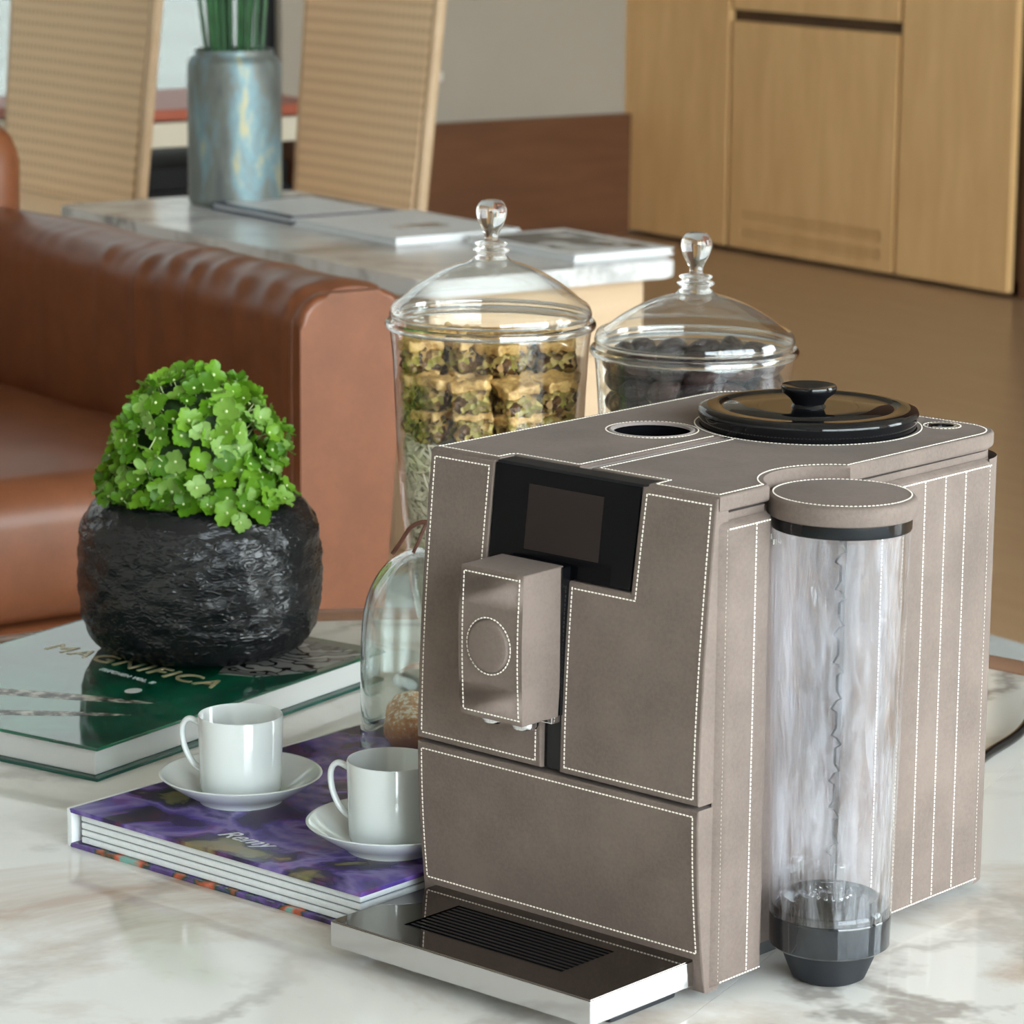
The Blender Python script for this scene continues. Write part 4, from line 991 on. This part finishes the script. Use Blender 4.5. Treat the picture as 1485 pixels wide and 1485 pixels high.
# slivered almonds
rnd = random.Random(5); sl = bmesh.new()
def sliver(c, d, ln, w, h):
    d = d.normalized(); s = d.cross(Vector((.3, .2, 1)).normalized()).normalized(); n_ = s.cross(d)
    vs = []
    for q, k in ((-1, .35), (-.3, 1), (.4, 1), (1, .3)):
        for (a, b) in ((-1, -1), (1, -1), (1, 1), (-1, 1)): vs.append(sl.verts.new(c+d*(q*ln/2)+s*(a*w/2*k)+n_*(b*h/2*k)))
    for i in range(3):
        for k in range(4): sl.faces.new((vs[4*i+k], vs[4*i+(k+1) % 4], vs[4*i+4+(k+1) % 4], vs[4*i+4+k]))
    sl.faces.new(vs[0:4][::-1]); sl.faces.new(vs[12:16])
ZS = .208
for k in range(4200):
    z = .045+(ZS-.045)*rnd.random(); th = rnd.uniform(0, 2*PI); r = jr(z, R1, .312)-rnd.uniform(.0022, .009)
    tang = Vector((-math.sin(th), math.cos(th), 0)); a = rnd.gauss(0, .9)
    sliver(Vector((r*math.cos(th), r*math.sin(th), z)), tang*math.cos(a)+Vector((0, 0, 1))*math.sin(a), rnd.uniform(.012, .018), .0028, .0018)
for k in range(700):
    th = rnd.uniform(0, 2*PI); r = (jr(ZS, R1, .312)-.006)*math.sqrt(rnd.random()); z = ZS+rnd.uniform(-.003, .006)
    a = rnd.uniform(0, 2*PI); sliver(Vector((r*math.cos(th), r*math.sin(th), z)), Vector((math.cos(a), math.sin(a), rnd.gauss(0, .35))), rnd.uniform(.012, .018), .0030, .0018)
lathe(sl, [(0, .045), (.042, .045)]+[(jr(z, R1, .312)-.008, z) for z in (.065, .11, .16, ZS-.003)]+[(0, ZS-.003)], 40)
M['almond'] = plain('slivered_almond', srgb(240, 228, 206), .6, var=.18, vs=90)
tag(obj('slivered_almonds', sl, 'almond', loc=J1, smooth=False), 'pale slivered almonds filling the lower half of the left jar', 'nuts', kind='stuff')
# baklava pieces
def bak_mats():
    m, t, p = newmat('golden_pastry'); n = noise_n(t, coords(t), 160, 4, .6)
    t.links.new(ramp(t, n.outputs[0], [(.35, srgb(176, 130, 68)), (.6, srgb(222, 182, 116))]), p.inputs['Base Color']); p.inputs['Roughness'].default_value = .4; bump(t, n.outputs[0], p, .8, .002); M['pastry'] = m
    m, t, p = newmat('pistachio_filling'); vo = N(t, 'ShaderNodeTexVoronoi'); vo.inputs['Scale'].default_value = 190; t.links.new(coords(t), vo.inputs['Vector'])
    sp_ = N(t, 'ShaderNodeSeparateColor'); t.links.new(vo.outputs['Color'], sp_.inputs[0])
    t.links.new(ramp(t, sp_.outputs[0], [(.12, srgb(70, 44, 26)), (.35, srgb(118, 84, 44)), (.5, srgb(150, 142, 64)), (.65, srgb(160, 120, 72)), (.85, srgb(196, 176, 104)), (1, srgb(96, 60, 36))]), p.inputs['Base Color'])
    p.inputs['Roughness'].default_value = .35; bump(t, vo.outputs['Distance'], p, .9, .003); M['pistachio'] = m
bak_mats()
def soft_box(sx_, sy_, z0, z1, seed, amp, n=5):
    bm = bmesh.new(); box(bm, -sx_/2, sx_/2, -sy_/2, sy_/2, z0, z1, bev=.0022, seg=2)
    bmesh.ops.subdivide_edges(bm, edges=[e for e in bm.edges if e.calc_length() > .006], cuts=n, use_grid_fill=True); bm.normal_update()
    for v in bm.verts: v.co += v.normal*amp*noise.noise(v.co*190+Vector((seed*9, 0, 0)))
    return bm
bprot = []
for s in range(3):
    b = empty('baklava', 'golden topped pistachio baklava square inside the left jar', 'pastry', (0, 0, -5), 0, 'baklava squares in the left jar')
    obj('filling', soft_box(.0290, .0290, 0, .0190, s, .0050), 'pistachio', b, ang=80)
    obj('pastry_top', soft_box(.0310, .0310, .0170, .0265, s+20, .0046), 'pastry', b, ang=80)
    bprot.append(b)
rnd = random.Random(3); used = 0; places = []
for lay, z in enumerate((.2105, .2375, .2645)):
    n = 10; off = lay*.0+.1
    for k in range(n):
        th = 2*PI*k/n+off
        if lay == 2 and -2.75 < ((th+PI) % (2*PI))-PI < -.45: continue       # the front of the top layer is open
        places.append((.0560*math.cos(th), .0560*math.sin(th), z+rnd.uniform(0, .0008), th+rnd.uniform(-.1, .1)))
    for k in range(4):
        th = 2*PI*k/4+.4; places.append((.0215*math.cos(th), .0215*math.sin(th), z, th))
for i, (x, y, z, a) in enumerate(places):
    loc = (J1[0]+x, J1[1]+y, z+.0045)
    if i < 3: bprot[i].location = loc; bprot[i].rotation_euler = (rnd.gauss(0, .05), rnd.gauss(0, .05), a)
    else: dup(bprot[rnd.randrange(3)], loc, (rnd.gauss(0, .13), rnd.gauss(0, .13), a+rnd.gauss(0, .22)))
# dates
m, t, p = newmat('dark_date_skin'); n = noise_n(t, coords(t, (1, 1, .35)), 210, 3, .6, 3.0)
oi = N(t, 'ShaderNodeObjectInfo'); t.links.new(ramp(t, oi.outputs['Random'], [(0, srgb(34, 24, 28)), (.6, srgb(46, 32, 34)), (1, srgb(78, 48, 40))]), p.inputs['Base Color'])
p.inputs['Roughness'].default_value = .28; p.inputs['Coat Weight'].default_value = .3; bump(t, n.outputs[0], p, 1.0, .004); M['date'] = m
dp = []
for s in range(3):
    bm = bmesh.new(); bmesh.ops.create_icosphere(bm, subdivisions=4, radius=1)
    for v in bm.verts:
        a = math.atan2(v.co.y, v.co.x); wr_ = .09*noise.noise(Vector((math.cos(a)*3.2+s*7, math.sin(a)*3.2, v.co.z*1.1)))+.05*noise.noise(v.co*3+Vector((s, 0, 0)))
        v.co = Vector((v.co.x*.0098*(1+wr_), v.co.y*.0090*(1+wr_), v.co.z*.0168))
    dp.append(obj('date', bm, 'date', ang=80))
rnd = random.Random(9); dl = []
z = .200
while z < .288:
    R_ = jr(z, R2, .298)-.0125; n = int(2*PI*R_/.0262); off = rnd.random()
    for k in range(n): dl.append((R_, 2*PI*(k+off)/n, z+rnd.uniform(-.002, .002)))
    z += .0172
for (R_, n) in ((.048, 11), (.027, 6), (0.004, 1)):
    for k in range(n): dl.append((R_, 2*PI*k/n+.3, .276+rnd.uniform(-.002, .003)))
for i, (R_, th, z) in enumerate(dl):
    o = dp[i] if i < 3 else dp[rnd.randrange(3)].copy()
    if i >= 3: COL.objects.link(o)
    o.location = (J2[0]+R_*math.cos(th), J2[1]+R_*math.sin(th), z)
    o.rotation_euler = (PI/2+rnd.gauss(0, .22), rnd.gauss(0, .35), th+rnd.gauss(0, .3)); 
    tag(o, 'wrinkled dark date inside the right jar', 'date', 'dates in the right jar')
fill = lathe(bmesh.new(), [(0, .045), (.044, .045)]+[(jr(z, R2, .298)-.004, z) for z in (.065, .10, .14, .185)]+[(0, .185)], 48)
tag(obj('packed_dates', fill, 'date', loc=J2), 'tightly packed dark dates in the lower part of the right jar', 'dates', kind='stuff')
